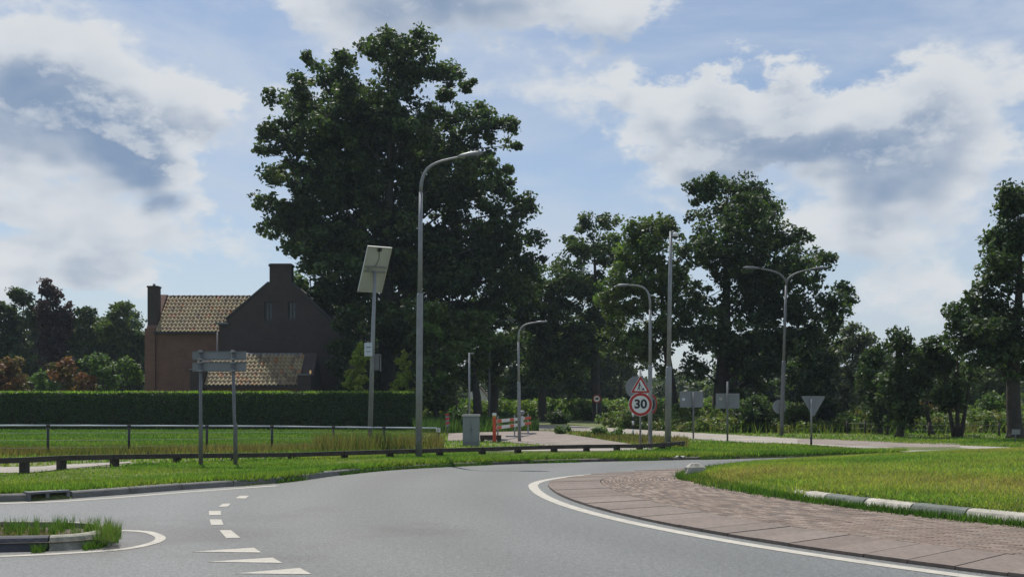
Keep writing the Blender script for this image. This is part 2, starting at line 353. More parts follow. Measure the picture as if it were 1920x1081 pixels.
# ------------------------------------------------------------------ ground, roads, kerbs
def smooth_curve(pts, n):
    P = np.array(pts, float); t = np.r_[0, np.cumsum(np.hypot(*np.diff(P, axis=0).T))]
    # Catmull-Rom through the points, resampled by arc length
    out = []
    Q = np.vstack([2 * P[0] - P[1], P, 2 * P[-1] - P[-2]])
    for i in range(1, len(Q) - 2):
        for s in np.linspace(0, 1, 20, endpoint=False):
            a, b, c, d = Q[i - 1], Q[i], Q[i + 1], Q[i + 2]
            out.append(.5 * ((2 * b) + (-a + c) * s + (2 * a - 5 * b + 4 * c - d) * s * s + (-a + 3 * b - 3 * c + d) * s ** 3))
    out.append(P[-1]); out = np.array(out); L = np.r_[0, np.cumsum(np.hypot(*np.diff(out, axis=0).T))]
    q = np.linspace(0, L[-1], n); return np.c_[np.interp(q, L, out[:, 0]), np.interp(q, L, out[:, 1])]
def normals(C):
    T = np.gradient(C, axis=0); T /= np.hypot(T[:, 0], T[:, 1])[:, None]; return np.c_[-T[:, 1], T[:, 0]]
def sheet(name, poly, z, m, parent=None):
    mb = MB(); mb.add([(x, y, z) for x, y in poly], [tuple(range(len(poly)))]); return mb.build(name, m, parent)
def strip(name, A, B, z, m, parent=None):
    mb = MB(); n = len(A); mb.add([(x, y, z) for x, y in A] + [(x, y, z) for x, y in B], [(i, i + 1, n + i + 1, n + i) for i in range(n - 1)])
    return mb.build(name, m, parent)

tag(sheet('ground', [(-1800, -300), (1800, -300), (1800, 3000), (-1800, 3000)], -.06, M['ground']), kind='structure')
tag(sheet('roundabout_road', [(-60, -40), (60, -40), (60, 33), (-60, 33)], 0, M['asphalt']), kind='structure')

KERB = smooth_curve([(-46, 9), (-25, 12.2), (-13, 14.6)] + [onroad(*p) for p in ((0, 940), (180, 930), (350, 917), (520, 905), (640, 890), (740, 880), (870, 873), (1000, 868), (1200, 863), (1360, 860))]
                    + [(10, 29.6), (16, 30.4), (24, 29.2), (34, 26), (50, 20)], 260)
def kerb_y(x): return np.interp(x, KERB[:, 0], KERB[:, 1])
def land():
    offs = [0, .12, .35, 1, 2, 3.5, 6, 10, 16, 25, 40, 70, 120, 220, 400, 800]
    D = KERB - np.array([6.0, 4.0]); D /= np.hypot(D[:, 0], D[:, 1])[:, None]
    mb = MB(); n = len(KERB); vs = []
    for k, o in enumerate(offs):
        for i in range(n):
            p = KERB[i] + D[i] * o
            z = 0.002 if k == 0 else (.075 if k == 1 else GZ + (0.02 * math.sin(p[0] * .9) * math.cos(p[1] * .7) if k in (3, 4) else 0) - (0.004 if k > 4 else 0))
            vs.append((p[0], p[1], z))
    fs = [(k * n + i, k * n + i + 1, (k + 1) * n + i + 1, (k + 1) * n + i) for k in range(len(offs) - 1) for i in range(n - 1)]
    mb.add(vs, fs, 0, True); return tag(mb.build('verge', M['ground']), kind='structure')
land()

# kerb stones along the left of the far verge
def kerb_line():
    o = MB().add([(x, y, .004) for x, y in KERB[:2]] + [(KERB[1][0], KERB[1][1] + .1, .004)], [(0, 1, 2)]).build('kerb', M['kerbgrey']); tag(o, kind='structure')
    L = np.r_[0, np.cumsum(np.hypot(*np.diff(KERB, axis=0).T))]; N = normals(KERB)
    i0 = np.argmin(abs(KERB[:, 0] + 11)); i1 = np.argmin(abs(KERB[:, 0] - 6.0)); s = L[i0]
    gully_x = onroad(166, 931)[0]; done = False; k = 0
    while s < L[i1]:
        ln = 1.0
        a = [np.interp(s, L, KERB[:, j]) for j in (0, 1)]; b = [np.interp(s + ln - .012, L, KERB[:, j]) for j in (0, 1)]
        if not done and a[0] < gully_x < b[0] + .25:
            g = MB(); c = Vector(((a[0] + b[0]) / 2, (a[1] + b[1]) / 2, 0)); t = Vector((b[0] - a[0], b[1] - a[1], 0)); an = math.atan2(t.y, t.x)
            q = empty('street_gully', (c.x - .2 * math.cos(an), c.y - .2 * math.sin(an), 0), 'cast iron kerb gully with two dark slots set in the left kerb', 'storm drain', rz=an)
            MB().box((0, .07, .118), (.62, .22, .03)).build('cover', M['galvdark'], q)
            MB().box((0, .12, .05), (.60, .10, .10)).build('chamber', M['black'], q)
            for x in (-.295, -.02, .295): MB().box((x, .02, .052), (.05, .09, .1)).build('bar', M['galvdark'], q)
            ln = .66; done = True
        else:
            w = MB(); t = Vector((b[0] - a[0], b[1] - a[1], 0)).normalized(); nn = Vector((-t.y, t.x, 0)); dz = random.uniform(-.006, .006)
            hk = 1.0 if a[0] < -3.4 else .62; sec = [(0, -.03), (.015, (.085 + dz) * hk), (.035, (.105 + dz) * hk), (.20, (.108 + dz) * hk), (.20, -.03)]
            vs = [(p[0] + nn.x * d, p[1] + nn.y * d, z) for p in (a, b) for d, z in sec]; m_ = len(sec)
            w.add(vs, [tuple(reversed(range(m_))), tuple(range(m_, 2 * m_))] + [(i, (i + 1) % m_, (i + 1) % m_ + m_, i + m_) for i in range(m_)])
            w.build('kerb_stone', M['kerbgrey'] if a[0] < -3.4 else M['kerbdirty'], o)
        s += ln
kerb_line()

# painted edge line in front of that kerb
def ring_strip(name, cx, cy, r0, r1, a0, a1, z, m, sq=1.0, n=160):
    A = []; B = []
    for a in np.linspace(a0, a1, n):
        c, s = math.cos(a), math.sin(a); k = sq if s > 0 else 1.0
        A.append((cx + r0 * c, cy + r0 * s * k)); B.append((cx + r1 * c, cy + r1 * s * k))
    return strip(name, A, B, z, m)
seg = smooth_curve([(-30, 10.7), (-13, 14.05)] + [onroad(*p) for p in ((0, 943.5), (180, 935), (350, 922), (520, 910))], 80)
N = normals(seg); tag(strip('edge_line', seg - N * .075, seg + N * .075, .004, M['paint']), kind='structure')

CX, CY, SQ = 15.6, 18.9, .50
rad = math.radians
# roundabout inner edge line, laid in lengths with small seams
tag(ring_strip('inner_edge_line', CX, CY, 15.14, 15.31, rad(110), rad(285), .004, M['paint'], SQ), kind='structure')

def rp(r, a, k=None):
    c, s = math.cos(a), math.sin(a); q = SQ if s > 0 else 1.0
    return CX + r * c, CY + r * s * q
def apron_z(r): return .035 + (14.95 - r) * .030
def apron():
    A = np.linspace(0, 2 * math.pi, 181); mb = MB(); rs = [14.95, 14.93, 14.0, 11.7]; vs = []
    for k, r in enumerate(rs):
        for a in A: x, y = rp(r, a); vs.append((x, y, -.01 if k == 0 else apron_z(r) - .018))
    n = len(A); mb.add(vs, [(k * n + i, k * n + i + 1, (k + 1) * n + i + 1, (k + 1) * n + i) for k in range(3) for i in range(n - 1)])
    base = tag(mb.build('apron', M['soil']), kind='structure')
    # large edge slabs
    r0, r1 = 14.96, 14.03; da = .47 / 14.95; a = rad(100); k = 0
    while a < rad(275):
        b = a + da - (.024 if k % 4 == 3 else .009) / 14.95; w = MB(); z = random.uniform(-.004, .004)
        vs = []
        for zz in (-1, 0):
            for r, an in ((r0, a), (r0, b), (r1, b), (r1, a)):
                x, y = rp(r, an); vs.append((x, y, (apron_z(r) - .06) if zz else apron_z(r) + z))
        cx = sum(v[0] for v in vs) / 8; cy = sum(v[1] for v in vs) / 8; cz = vs[4][2]
        w.add([(x - cx, y - cy, zz - cz) for x, y, zz in vs], [(3, 2, 1, 0), (4, 5, 6, 7), (0, 1, 5, 4), (1, 2, 6, 5), (2, 3, 7, 6), (3, 0, 4, 7)])
        o = w.build('paving_slab', M['slab'], base); o.location = (cx, cy, cz); a += da; k += 1
    # bricks in concentric rings
    bricks = []; r = 14.015 - .033; row = 0
    while r > 11.95:
        da = .207 / r; a = rad(105) + (row % 2) * da / 2
        while a < rad(262):
            x, y = rp(r, a)
            c, s = math.cos(a), math.sin(a); q = SQ if s > 0 else 1.0
            tx, ty = -s, c * q; bricks.append((x, y, apron_z(r), math.atan2(ty, tx), r)); a += da
        r -= .0665; row += 1
    bricks.sort(key=lambda b: b[0] ** 2 * 0 + b[1] ** 2 + (4000 if b[0] / b[1] > .5 else 0))
    me = MB(); hx, hy = .1005, .0300
    me.add([(-hx, -hy, -.06), (hx, -hy, -.06), (hx, hy, -.06), (-hx, hy, -.06), (-hx, -hy, -.006), (hx, -hy, -.006), (hx, hy, -.006), (-hx, hy, -.006),
            (-hx + .006, -hy + .006, 0), (hx - .006, -hy + .006, 0), (hx - .006, hy - .006, 0), (-hx + .006, hy - .006, 0)],
           [(0, 1, 5, 4), (1, 2, 6, 5), (2, 3, 7, 6), (3, 0, 4, 7), (4, 5, 9, 8), (5, 6, 10, 9), (6, 7, 11, 10), (7, 4, 8, 11), (8, 9, 10, 11)])
    proto = me.build('paving_brick', M['paver'], base); first = True
    for (x, y, z, an, r) in bricks[:300]:
        o = proto if first else proto.copy()
        if not first: COL.objects.link(o)
        first = False; o.parent = base; o.location = (x, y, z + random.uniform(-.002, .0025)); o.rotation_euler = (random.uniform(-.02, .02), random.uniform(-.01, .01), an + random.uniform(-.012, .012))
    V = np.array(me.v); Fs = me.f; rest = bricks[300:]; allv = []; cols = []
    pal = np.array([(.150, .108, .082), (.20, .145, .110), (.172, .132, .104), (.235, .185, .148), (.125, .095, .078)])
    for (x, y, z, an, r) in rest:
        an += random.uniform(-.012, .012); c, s = math.cos(an), math.sin(an)
        W = V @ np.array([[c, s, 0], [-s, c, 0], [0, 0, 1]]) + (x, y, z + random.uniform(-.002, .0025)); tl = W[:, 0] * 0
        W[:, 2] += V[:, 1] * random.uniform(-.03, .03)
        col = pal[random.randrange(5)] * random.uniform(.85, 1.15)
        for f in Fs: allv.append(W[list(f)]); cols.append(col)
    o = quadmesh('paving_bricks', np.vstack(allv), 4, M['pavertint'], np.array(cols), base); tag(o, kind='stuff')
apron()

# kerb ring of the central island
KX, KY, KR = 15.6, 18.9, 12.10
def kp(r, a):
    c, s = math.cos(a), math.sin(a); q = SQ if s > 0 else 1.0
    return KX + r * c, KY + r * s * q
def lawn_z(r): return .25 + .45 * (1 - (min(r, KR) / KR) ** 2)
def island():
    A = np.linspace(0, 2 * math.pi, 145); rs = [KR - .13, KR - .35, 11, 9.5, 8, 6, 4, 2, 1, .01]; n = len(A)
    vs = [kp(r, a) + ((.12 if k == 0 else lawn_z(r) - (.03 if k == 1 else 0)),) for k, r in enumerate(rs) for a in A]
    mb = MB().add(vs, [(k * n + i, k * n + i + 1, (k + 1) * n + i + 1, (k + 1) * n + i) for k in range(len(rs) - 1) for i in range(n - 1)], 0, True)
    isl = tag(mb.build('central_island', M['ground']), kind='structure')
    A = np.linspace(rad(120), rad(198), 40); n = len(A); bank = MB(); vs = [kp(KR - .2, t) + (.25,) for t in A] + [kp(KR + .05 + .55 * math.sin(math.pi * i / 39), t) + (.09,) for i, t in enumerate(A)]
    bank.add(vs, [(i, i + 1, n + i + 1, n + i) for i in range(n - 1)], 0, True).build('grassy_bank', M['ground'], isl)
    # whitewashed and bare kerb blocks in turn
    a = rad(196.5); k = 0; da = .80 / KR
    while a < rad(262):
        w = MB(); an = np.linspace(a, a + da - .03 / KR, 4); dz_ = random.uniform(-.012, .012); sec = [(KR + .02, .06), (KR - .10, .205), (KR - .14, .225), (KR - .26, .23), (KR - .26, .06)]
        dr_ = random.uniform(-.015, .015); vs = [kp(r + dr_, t) + (z + (dz_ if z > .1 else 0),) for t in an for r, z in sec]; m_ = 5
        fs = [tuple(range(m_)), tuple(reversed(range(3 * m_, 4 * m_)))] + [(j * m_ + i, (j + 1) * m_ + i, (j + 1) * m_ + (i + 1) % m_, j * m_ + (i + 1) % m_) for j in range(3) for i in range(m_)]
        w.add(vs, fs)
        o = w.build('kerb_block', M['kerbwhite'] if k % 2 == 0 else M['kerbmoss'], isl)
        tag(o, 'whitewashed kerb block' if k % 2 == 0 else 'bare mossy grey kerb block')
        a += da; k += 1
    for (ang, rr_, l, h, yaw, tx) in ((174.5, 12.32, .46, .27, .5, .25), (171.0, 12.3, .36, .23, -.3, -.2)):     # two lumps left of broken kerb at the overgrown end
        x, y = kp(rr_, rad(ang)); w = MB(); n = 9
        for j, (z, k_) in enumerate(((-.02, .95), (.35, 1.0), (.75, .8), (1.0, .42))):
            for i in range(n): t = 2 * math.pi * i / n; q = k_ * random.uniform(.85, 1.1); w.v.append((math.cos(t) * l * .5 * q, math.sin(t) * l * .36 * q, z * h))
        for j in range(3):
            for i in range(n): w.f.append((j * n + i, j * n + (i + 1) % n, (j + 1) * n + (i + 1) % n, (j + 1) * n + i)); w.m.append(0); w.sm.append(False)
        w.f.append(tuple(3 * n + i for i in range(n))); w.m.append(0); w.sm.append(False)
        o = w.build('kerb_rubble', M['kerbwhite'], isl); o.location = (x, y, .10); o.rotation_euler = (0, 0, yaw)
island()

# traffic island with nose at lower left
TI = [onroad(*p) for p in ((-900, 1046), (-300, 1042), (0, 1034), (110, 1031), (185, 1024), (217, 1013), (205, 1004), (150, 999), (0, 997), (-300, 996), (-900, 996))]
def traffic_island():
    C = np.array(TI); ctr = C.mean(0)
    front = smooth_curve(TI, 120)
    o = tag(sheet('traffic_island', [tuple(p) for p in front], .085, M['soil']), kind='structure')
    L = np.r_[0, np.cumsum(np.hypot(*np.diff(front, axis=0).T))]; Nn = normals(front); s = .4; k = 0
    while s < L[-1] - .6:
        ss = np.linspace(s, s + .545, 4); w = MB(); vs = []
        for t in ss:
            x = np.interp(t, L, front[:, 0]); y = np.interp(t, L, front[:, 1]); nx = np.interp(t, L, Nn[:, 0]); ny = np.interp(t, L, Nn[:, 1])
            for d, z in ((-.03, 0), (.05, .125), (.08, .14), (.17, .14), (.17, 0)): vs.append((x + nx * d, y + ny * d, z))
        w.add(vs, [tuple(reversed(range(5))), tuple(range(15, 20))] + [(j * 5 + i, j * 5 + (i + 1) % 5, (j + 1) * 5 + (i + 1) % 5, (j + 1) * 5 + i) for j in range(3) for i in range(5)])
        x = np.interp(s, L, front[:, 0])
        q = w.build('kerb_block', M['kerbblack'] if x < -4.9 and np.interp(s, L, front[:, 1]) < 11.2 else M['kerbold'], o); s += .56; k += 1
    return front
TIF = traffic_island()
loop = smooth_curve([onroad(*p) for p in ((-500, 1056), (-150, 1047), (0, 1042.5), (120, 1037), (230, 1029), (285, 1018), (301, 1008), (285, 999), (262, 995.5), (225, 994))], 120)
Nl = normals(loop); tag(strip('island_edge_line', loop - Nl * .055, loop + Nl * .055, .004, M['paint']), kind='structure')

# block marks and give-way teeth
def mark(name, pts):
    P = [onroad(*p) for p in pts]; o = sheet(name, P, .0045, M['paint']); return o
def flat_thing(name, pts, label, cat, group):
    P = [onroad(*p) for p in pts]; cx = sum(p[0] for p in P) / len(P); cy = sum(p[1] for p in P) / len(P)
    mb = MB().prism([(0, 0)] * 0 or [(0, 0)], 0, 0) if False else MB()
    n = len(P); vs = [(x - cx, y - cy, .001) for x, y in P] + [(x - cx, y - cy, .005) for x, y in P]
    mb.add(vs, [tuple(range(n, 2 * n))] + [(i, (i + 1) % n, (i + 1) % n + n, i + n) for i in range(n)])
    o = mb.build(name, M['paint']); o.location = (cx, cy, 0); return tag(o, label, cat, group)
dash = [((441, 934), (461, 934), (467, 929), (450, 929)), ((409, 950), (428, 949), (432, 943.5), (418, 944)), ((392, 965.5), (414, 965), (414, 957.5), (392, 957.5)),
        ((396, 984), (419, 983.5), (415, 973.5), (393, 973.5)), ((424, 1008.5), (451, 1008), (433, 993.5), (411, 993.5))]
dl = ['farthest block mark, nearest the long white edge line', 'slanted block mark, second from the far end of the curved row', 'small square block mark in the middle of the curved row',
      'worn square block mark, second nearest in the curved row', 'longest slanted block mark, nearest the white give-way triangles']
for p, l in zip(dash, dl): flat_thing('road_block_mark', p, l, 'road marking', 'block marks in a curved row across the entry')
teeth = [((360, 1034), (490, 1035.5), (476, 1026.5)), ((389, 1053), (529, 1055), (511, 1045)), ((441, 1075), (584, 1076), (562, 1064.5)), ((490, 1099), (645, 1100), (621, 1087))]
tl_ = ['white give-way triangle farthest from the camera, next to the block marks', 'white give-way triangle in the middle of the three in view', 'scuffed white give-way triangle at the bottom edge of the picture', None]
for p, l in zip(teeth[:3], tl_): flat_thing('give_way_triangle', p, l, 'road marking', 'give-way triangles painted on the road')

# paths and far roads
def trace_strip(name, up, lo, z, m):
    A = smooth_curve([onland(*p) for p in up], 60); B = smooth_curve([onland(*p) for p in lo], 60)
    return tag(strip(name, A, B, z, m), kind='structure')
trace_strip('cycle_path', ((-500, 868), (0, 875), (120, 870.5), (245, 865)), ((-500, 880), (0, 886), (120, 878.5), (245, 867)), GZ + .006, M['path'])
trace_strip('cycle_path', ((870, 843.5), (1010, 840), (1120, 839.5), (1230, 840)), ((870, 845), (1010, 845), (1120, 845), (1215, 845)), GZ + .006, M['path'])
trace_strip('far_road', ((990, 795.5), (1060, 797.5), (1150, 802), (1250, 808), (1420, 817.5), (1500, 822), (1700, 831), (2100, 846)), ((1005, 805), (1060, 806), (1150, 811), (1250, 819), (1400, 829), (1500, 832), (1700, 847), (2000, 870)), GZ + .006, M['path'])
trace_strip('side_driveway', ((840, 812), (900, 810), (960, 808.5), (1020, 807.5), (1045, 810), (1060, 813)), ((840, 826), (900, 825), (960, 829), (1040, 836), (1120, 838), (1200, 835)), GZ + .010, M['pinkpave'])
trace_strip('brick_crossing', ((1495, 822), (1600, 824.5), (1700, 828), (1800, 831)), ((1495, 829), (1600, 835), (1700, 838), (1800, 838)), GZ + .012, M['pinkpave'])
tag(sheet('paddock', [onland(*p) for p in ((-900, 846), (-300, 843), (300, 836), (640, 826), (800, 822), (790, 806), (400, 804), (-300, 804), (-900, 804))], GZ + .004, M['field']), kind='structure')

# ------------------------------------------------------------------ grass
def patchnoise(x, y, s=1.0, ph=0.0):
    return (np.sin(x * 1.3 * s + 2.1 * np.sin(y * .7 * s + ph)) + np.sin(y * 1.7 * s + 1.3 * np.sin(x * .9 * s + ph * 2)) + np.sin((x + y) * .6 * s + ph)) / 3
def blades(name, P, h, w, pal, parent=None, lean=.35, hvar=.5):
    n = len(P); an = RNG.uniform(0, math.pi, n); hh = h * (1 + hvar * RNG.uniform(-1, 1, n)) if np.isscalar(h) else h * (1 + hvar * RNG.uniform(-1, 1, n))
    ww = w * RNG.uniform(.7, 1.3, n); t = np.c_[np.cos(an), np.sin(an)] * ww[:, None] / 2
    ln = RNG.normal(0, lean, (n, 2)) * hh[:, None]
    V = np.zeros((n, 3, 3)); V[:, 0, :2] = P[:, :2] - t; V[:, 1, :2] = P[:, :2] + t; V[:, 2, :2] = P[:, :2] + ln
    V[:, 0, 2] = P[:, 2] - .01; V[:, 1, 2] = P[:, 2] - .01; V[:, 2, 2] = P[:, 2] + hh
    pal = np.array(pal); q = np.clip((patchnoise(P[:, 0], P[:, 1], 1.1) + RNG.normal(0, .45, n)) * .5 + .5, 0, .999) * (len(pal) - 1)
    i = q.astype(int); f = (q - i)[:, None]; c = pal[i] * (1 - f) + pal[np.minimum(i + 1, len(pal) - 1)] * f
    c = c * RNG.uniform(.68, 1.32, (n, 1)) * (1 + .18 * patchnoise(P[:, 0], P[:, 1], 3.1, 2.0))[:, None]
    return tag(quadmesh(name, V.reshape(-1, 3), 3, M['grass'], c, parent), kind='stuff')
PAL_LAWN = [(.10, .20, .04), (.15, .245, .045), (.21, .275, .055), (.26, .275, .075), (.27, .23, .10)]
PAL_VERGE = [(.075, .165, .026), (.10, .20, .03), (.15, .225, .04), (.20, .235, .055)]
PAL_FRESH = [(.035, .09, .014), (.055, .12, .02), (.07, .13, .025)]
PAL_DRY = [(.07, .10, .025), (.11, .12, .04), (.16, .135, .065), (.13, .11, .05)]
def inview(P, margin=60): 
    u = P[:, 0] / P[:, 1] * F + U0; return (P[:, 1] > 5) & (u > -margin) & (u < 1920 + margin)
TR = {'cycle': [((-500, 868), (0, 875), (200, 867), (420, 858), (640, 851), (870, 843.5), (1010, 840), (1120, 839.5), (1230, 840)), ((-500, 880), (0, 886), (200, 874), (420, 864), (640, 855), (870, 847), (1010, 845), (1120, 845), (1230, 841))],
      'far': [((990, 795.5), (1060, 797.5), (1150, 802), (1250, 808), (1420, 817.5), (1500, 822), (1700, 831), (2100, 846)), ((990, 804), (1060, 806), (1150, 811), (1250, 819), (1400, 829), (1500, 832), (1700, 847), (2100, 870))],
      'drive': [((840, 812), (900, 810), (960, 808.5), (1020, 807.5), (1060, 813), (1200, 834)), ((840, 826), (900, 825), (960, 829), (1040, 836), (1120, 838), (1200, 835))]}
def offmask(P):
    u = P[:, 0] / P[:, 1] * F + U0; v = V0 + F * (HC - GZ) / P[:, 1]; m = np.ones(len(P), bool)
    for nm, (up, lo) in TR.items():
        up = np.array(up); lo = np.array(lo); a = np.where((nm == 'cycle') & (u > 250) & (u < 860), 9999, np.interp(u, up[:, 0], up[:, 1], 9999, 9999)); b = np.interp(u, lo[:, 0], lo[:, 1], -9999, -9999); m &= ~((v > a) & (v < b + 1))
    return m
def offroads(P): return P[offmask(P)]
def behind_far(P):
    u = P[:, 0] / P[:, 1] * F + U0; v = V0 + F * (HC - GZ) / P[:, 1]; up = np.array(TR['far'][0]); return P[v < np.interp(u, up[:, 0], up[:, 1]) - 1.5]
# island lawn
n = 480000; r = KR * np.sqrt(RNG.uniform(0, 1, n)); a = RNG.uniform(rad(95), rad(268), n)
x = KX + r * np.cos(a); y = KY + r * np.sin(a) * np.where(np.sin(a) > 0, SQ, 1)
P = np.c_[x, y, .25 + .45 * (1 - (r / KR) ** 2)]; P = P[inview(P) & (r < KR - .22)]
P = P[RNG.uniform(0, 1, len(P)) < np.clip((15.0 / P[:, 1]) ** 1.3, .25, 1)]
blades('lawn_grass', P, .042, .017, PAL_LAWN, lean=.6)
# overgrown island kerb foot
n = 22000; a = RNG.uniform(rad(130), rad(262), n); k_ = np.clip((rad(199) - a) / rad(25), 0, 1)
r = KR + .03 + RNG.exponential(.07, n) * (1 + 3.0 * k_); keep = (patchnoise(a * 15, r, 1.0, 1.0) > -.6) & (r < KR + .25 + .35 * k_); r, a, k_ = r[keep], a[keep], k_[keep]
x = KX + r * np.cos(a); y = KY + r * np.sin(a) * np.where(np.sin(a) > 0, SQ, 1); rr = np.hypot(x - CX, y - CY)
P = np.c_[x, y, np.maximum(.035 + (14.95 - rr) * .03, .04)]; blades('kerb_weeds', P, np.full(len(P), .075) + .03 * k_, .016, PAL_FRESH)
n = 16000; t = RNG.uniform(0, 1, n); a = rad(120) + t * rad(78); q = RNG.uniform(0, 1, n); r = KR - .25 + q * (.3 + .55 * np.sin(math.pi * t)); z = .25 - .16 * q
bx_ = KX + r * np.cos(a); by_ = KY + r * np.sin(a) * np.where(np.sin(a) > 0, SQ, 1); blades('bank_grass', np.c_[bx_, by_, z], .065, .018, PAL_LAWN)
# a few weeds leaning over the inner lip of the kerb
n = 6500; a = RNG.uniform(rad(140), rad(262), n); r = KR - .27 + RNG.normal(0, .03, n); x = KX + r * np.cos(a); y = KY + r * np.sin(a) * np.where(np.sin(a) > 0, SQ, 1)
blades('kerb_top_grass', np.c_[x, y, np.full(n, .235)], .05, .016, PAL_LAWN)
# verge beyond the kerb
def verge_pts(n, u0, u1, d0, d1, power=1.0):
    u = RNG.uniform(u0, u1, n); x0 = px(u, 22.0); yk = np.array([0.0]); 
    # walk along the view ray to the kerb
    yk = np.full(n, 22.0)
    for _ in range(12): yk = kerb_y((u - U0) / F * yk)
    d = yk + d0 + (d1 - d0) * RNG.uniform(0, 1, n) ** power
    return np.c_[(u - U0) / F * d, d, np.full(n, GZ - .005)], d - yk
P, e = verge_pts(95000, -40, 1700, .16, 6.5, 1.35)
P, e = (lambda m: (P[m], e[m]))(offmask(P)); edge = np.exp(-((e - .3) / .35) ** 2)
blades('verge_grass', P, np.where(e > 2.2, .030, .05) + .05 * edge, .022, PAL_VERGE)
P, e = verge_pts(9000, 230, 900, 3.2, 6.5); blades('path_edge_grass', P, .035, .03, PAL_VERGE)
P, e = verge_pts(22000, 430, 1700, .04, .42); P[:, 2] = .07
blades('kerb_edge_grass', P[patchnoise(P[:, 0], P[:, 1], 2.2) > -.35], .10, .022, PAL_VERGE, lean=.5)
P, e = verge_pts(5000, 520, 1420, -.10, .02); P[:, 2] = 0
blades('kerb_foot_grass', P[patchnoise(P[:, 0], P[:, 1], 1.7) > .1], .07, .02, PAL_FRESH)
P, e = verge_pts(22000, 1150, 1990, .3, 9); blades('right_verge_grass', offroads(P), .06, .035, PAL_VERGE)
P, e = verge_pts(32000, -40, 1990, 5.5, 24); blades('meadow_grass', offroads(P[(P[:, 1] < 52)]), .075, .05, PAL_VERGE)
# paddock grass and the rank strip along the fence
n = 52000; d = RNG.uniform(28, 52, n); u = RNG.uniform(-40, 800, n); blades('paddock_grass', np.c_[px(u, d), d, np.full(n, GZ)], .07, .05, [(.06, .13, .022), (.085, .16, .03), (.12, .17, .04)])
n = 9000; u = RNG.uniform(-40, 830, n); d = 28.3 + RNG.normal(0, .7, n) + np.clip((u - 200) / 600, 0, 1) * 3.2
blades('rank_fence_grass', np.c_[px(u, d), d, np.full(n, GZ)], np.where(u > 590, .42, .20), .028, PAL_DRY, lean=.2)
# tall grass on the traffic island
n = 2300; cl = RNG.uniform(-10, 205, 46); ci = RNG.integers(0, 46, n); u = cl[ci] + RNG.normal(0, 2.6, n); cv = RNG.uniform(985, 1003, 46); v = cv[ci] + RNG.normal(0, 1.0, n)
nose = RNG.uniform(0, 1, n) < .34; u = np.where(nose, RNG.normal(205, 13, n), u); v = np.where(nose, RNG.normal(1003, 4, n), v); m_ = u < 228; u, v = u[m_], v[m_]
d = F * 1.40 / (v - V0); blades('traffic_island_grass', np.c_[px(u, d), d, np.full(len(u), .09)], np.where(u > 175, .12, .105), .0085, [(.05, .11, .025), (.075, .14, .03), (.10, .15, .04), (.14, .15, .06)], lean=.2, hvar=.65)
n = 2500; u = RNG.uniform(-20, 215, n); v = RNG.uniform(984, 1005, n); d = F * 1.40 / (v - V0); P = np.c_[px(u, d), d, np.full(n, .085)]; blades('traffic_island_weeds', P[patchnoise(P[:, 0] * 4, P[:, 1] * 3, 1) > 0], .04, .009, PAL_DRY)
n = 1400; u = RNG.uniform(60, 222, n); P = np.array([onroad(a, b) for a, b in zip(u, np.interp(u, [0, 110, 185, 217], [1034, 1032, 1025, 1013]) + RNG.normal(1, 1.5, n))])
blades('kerb_foot_weeds', np.c_[P, np.zeros(n)][patchnoise(P[:, 0] * 6, P[:, 1], 1) > 0], .07, .009, PAL_FRESH)

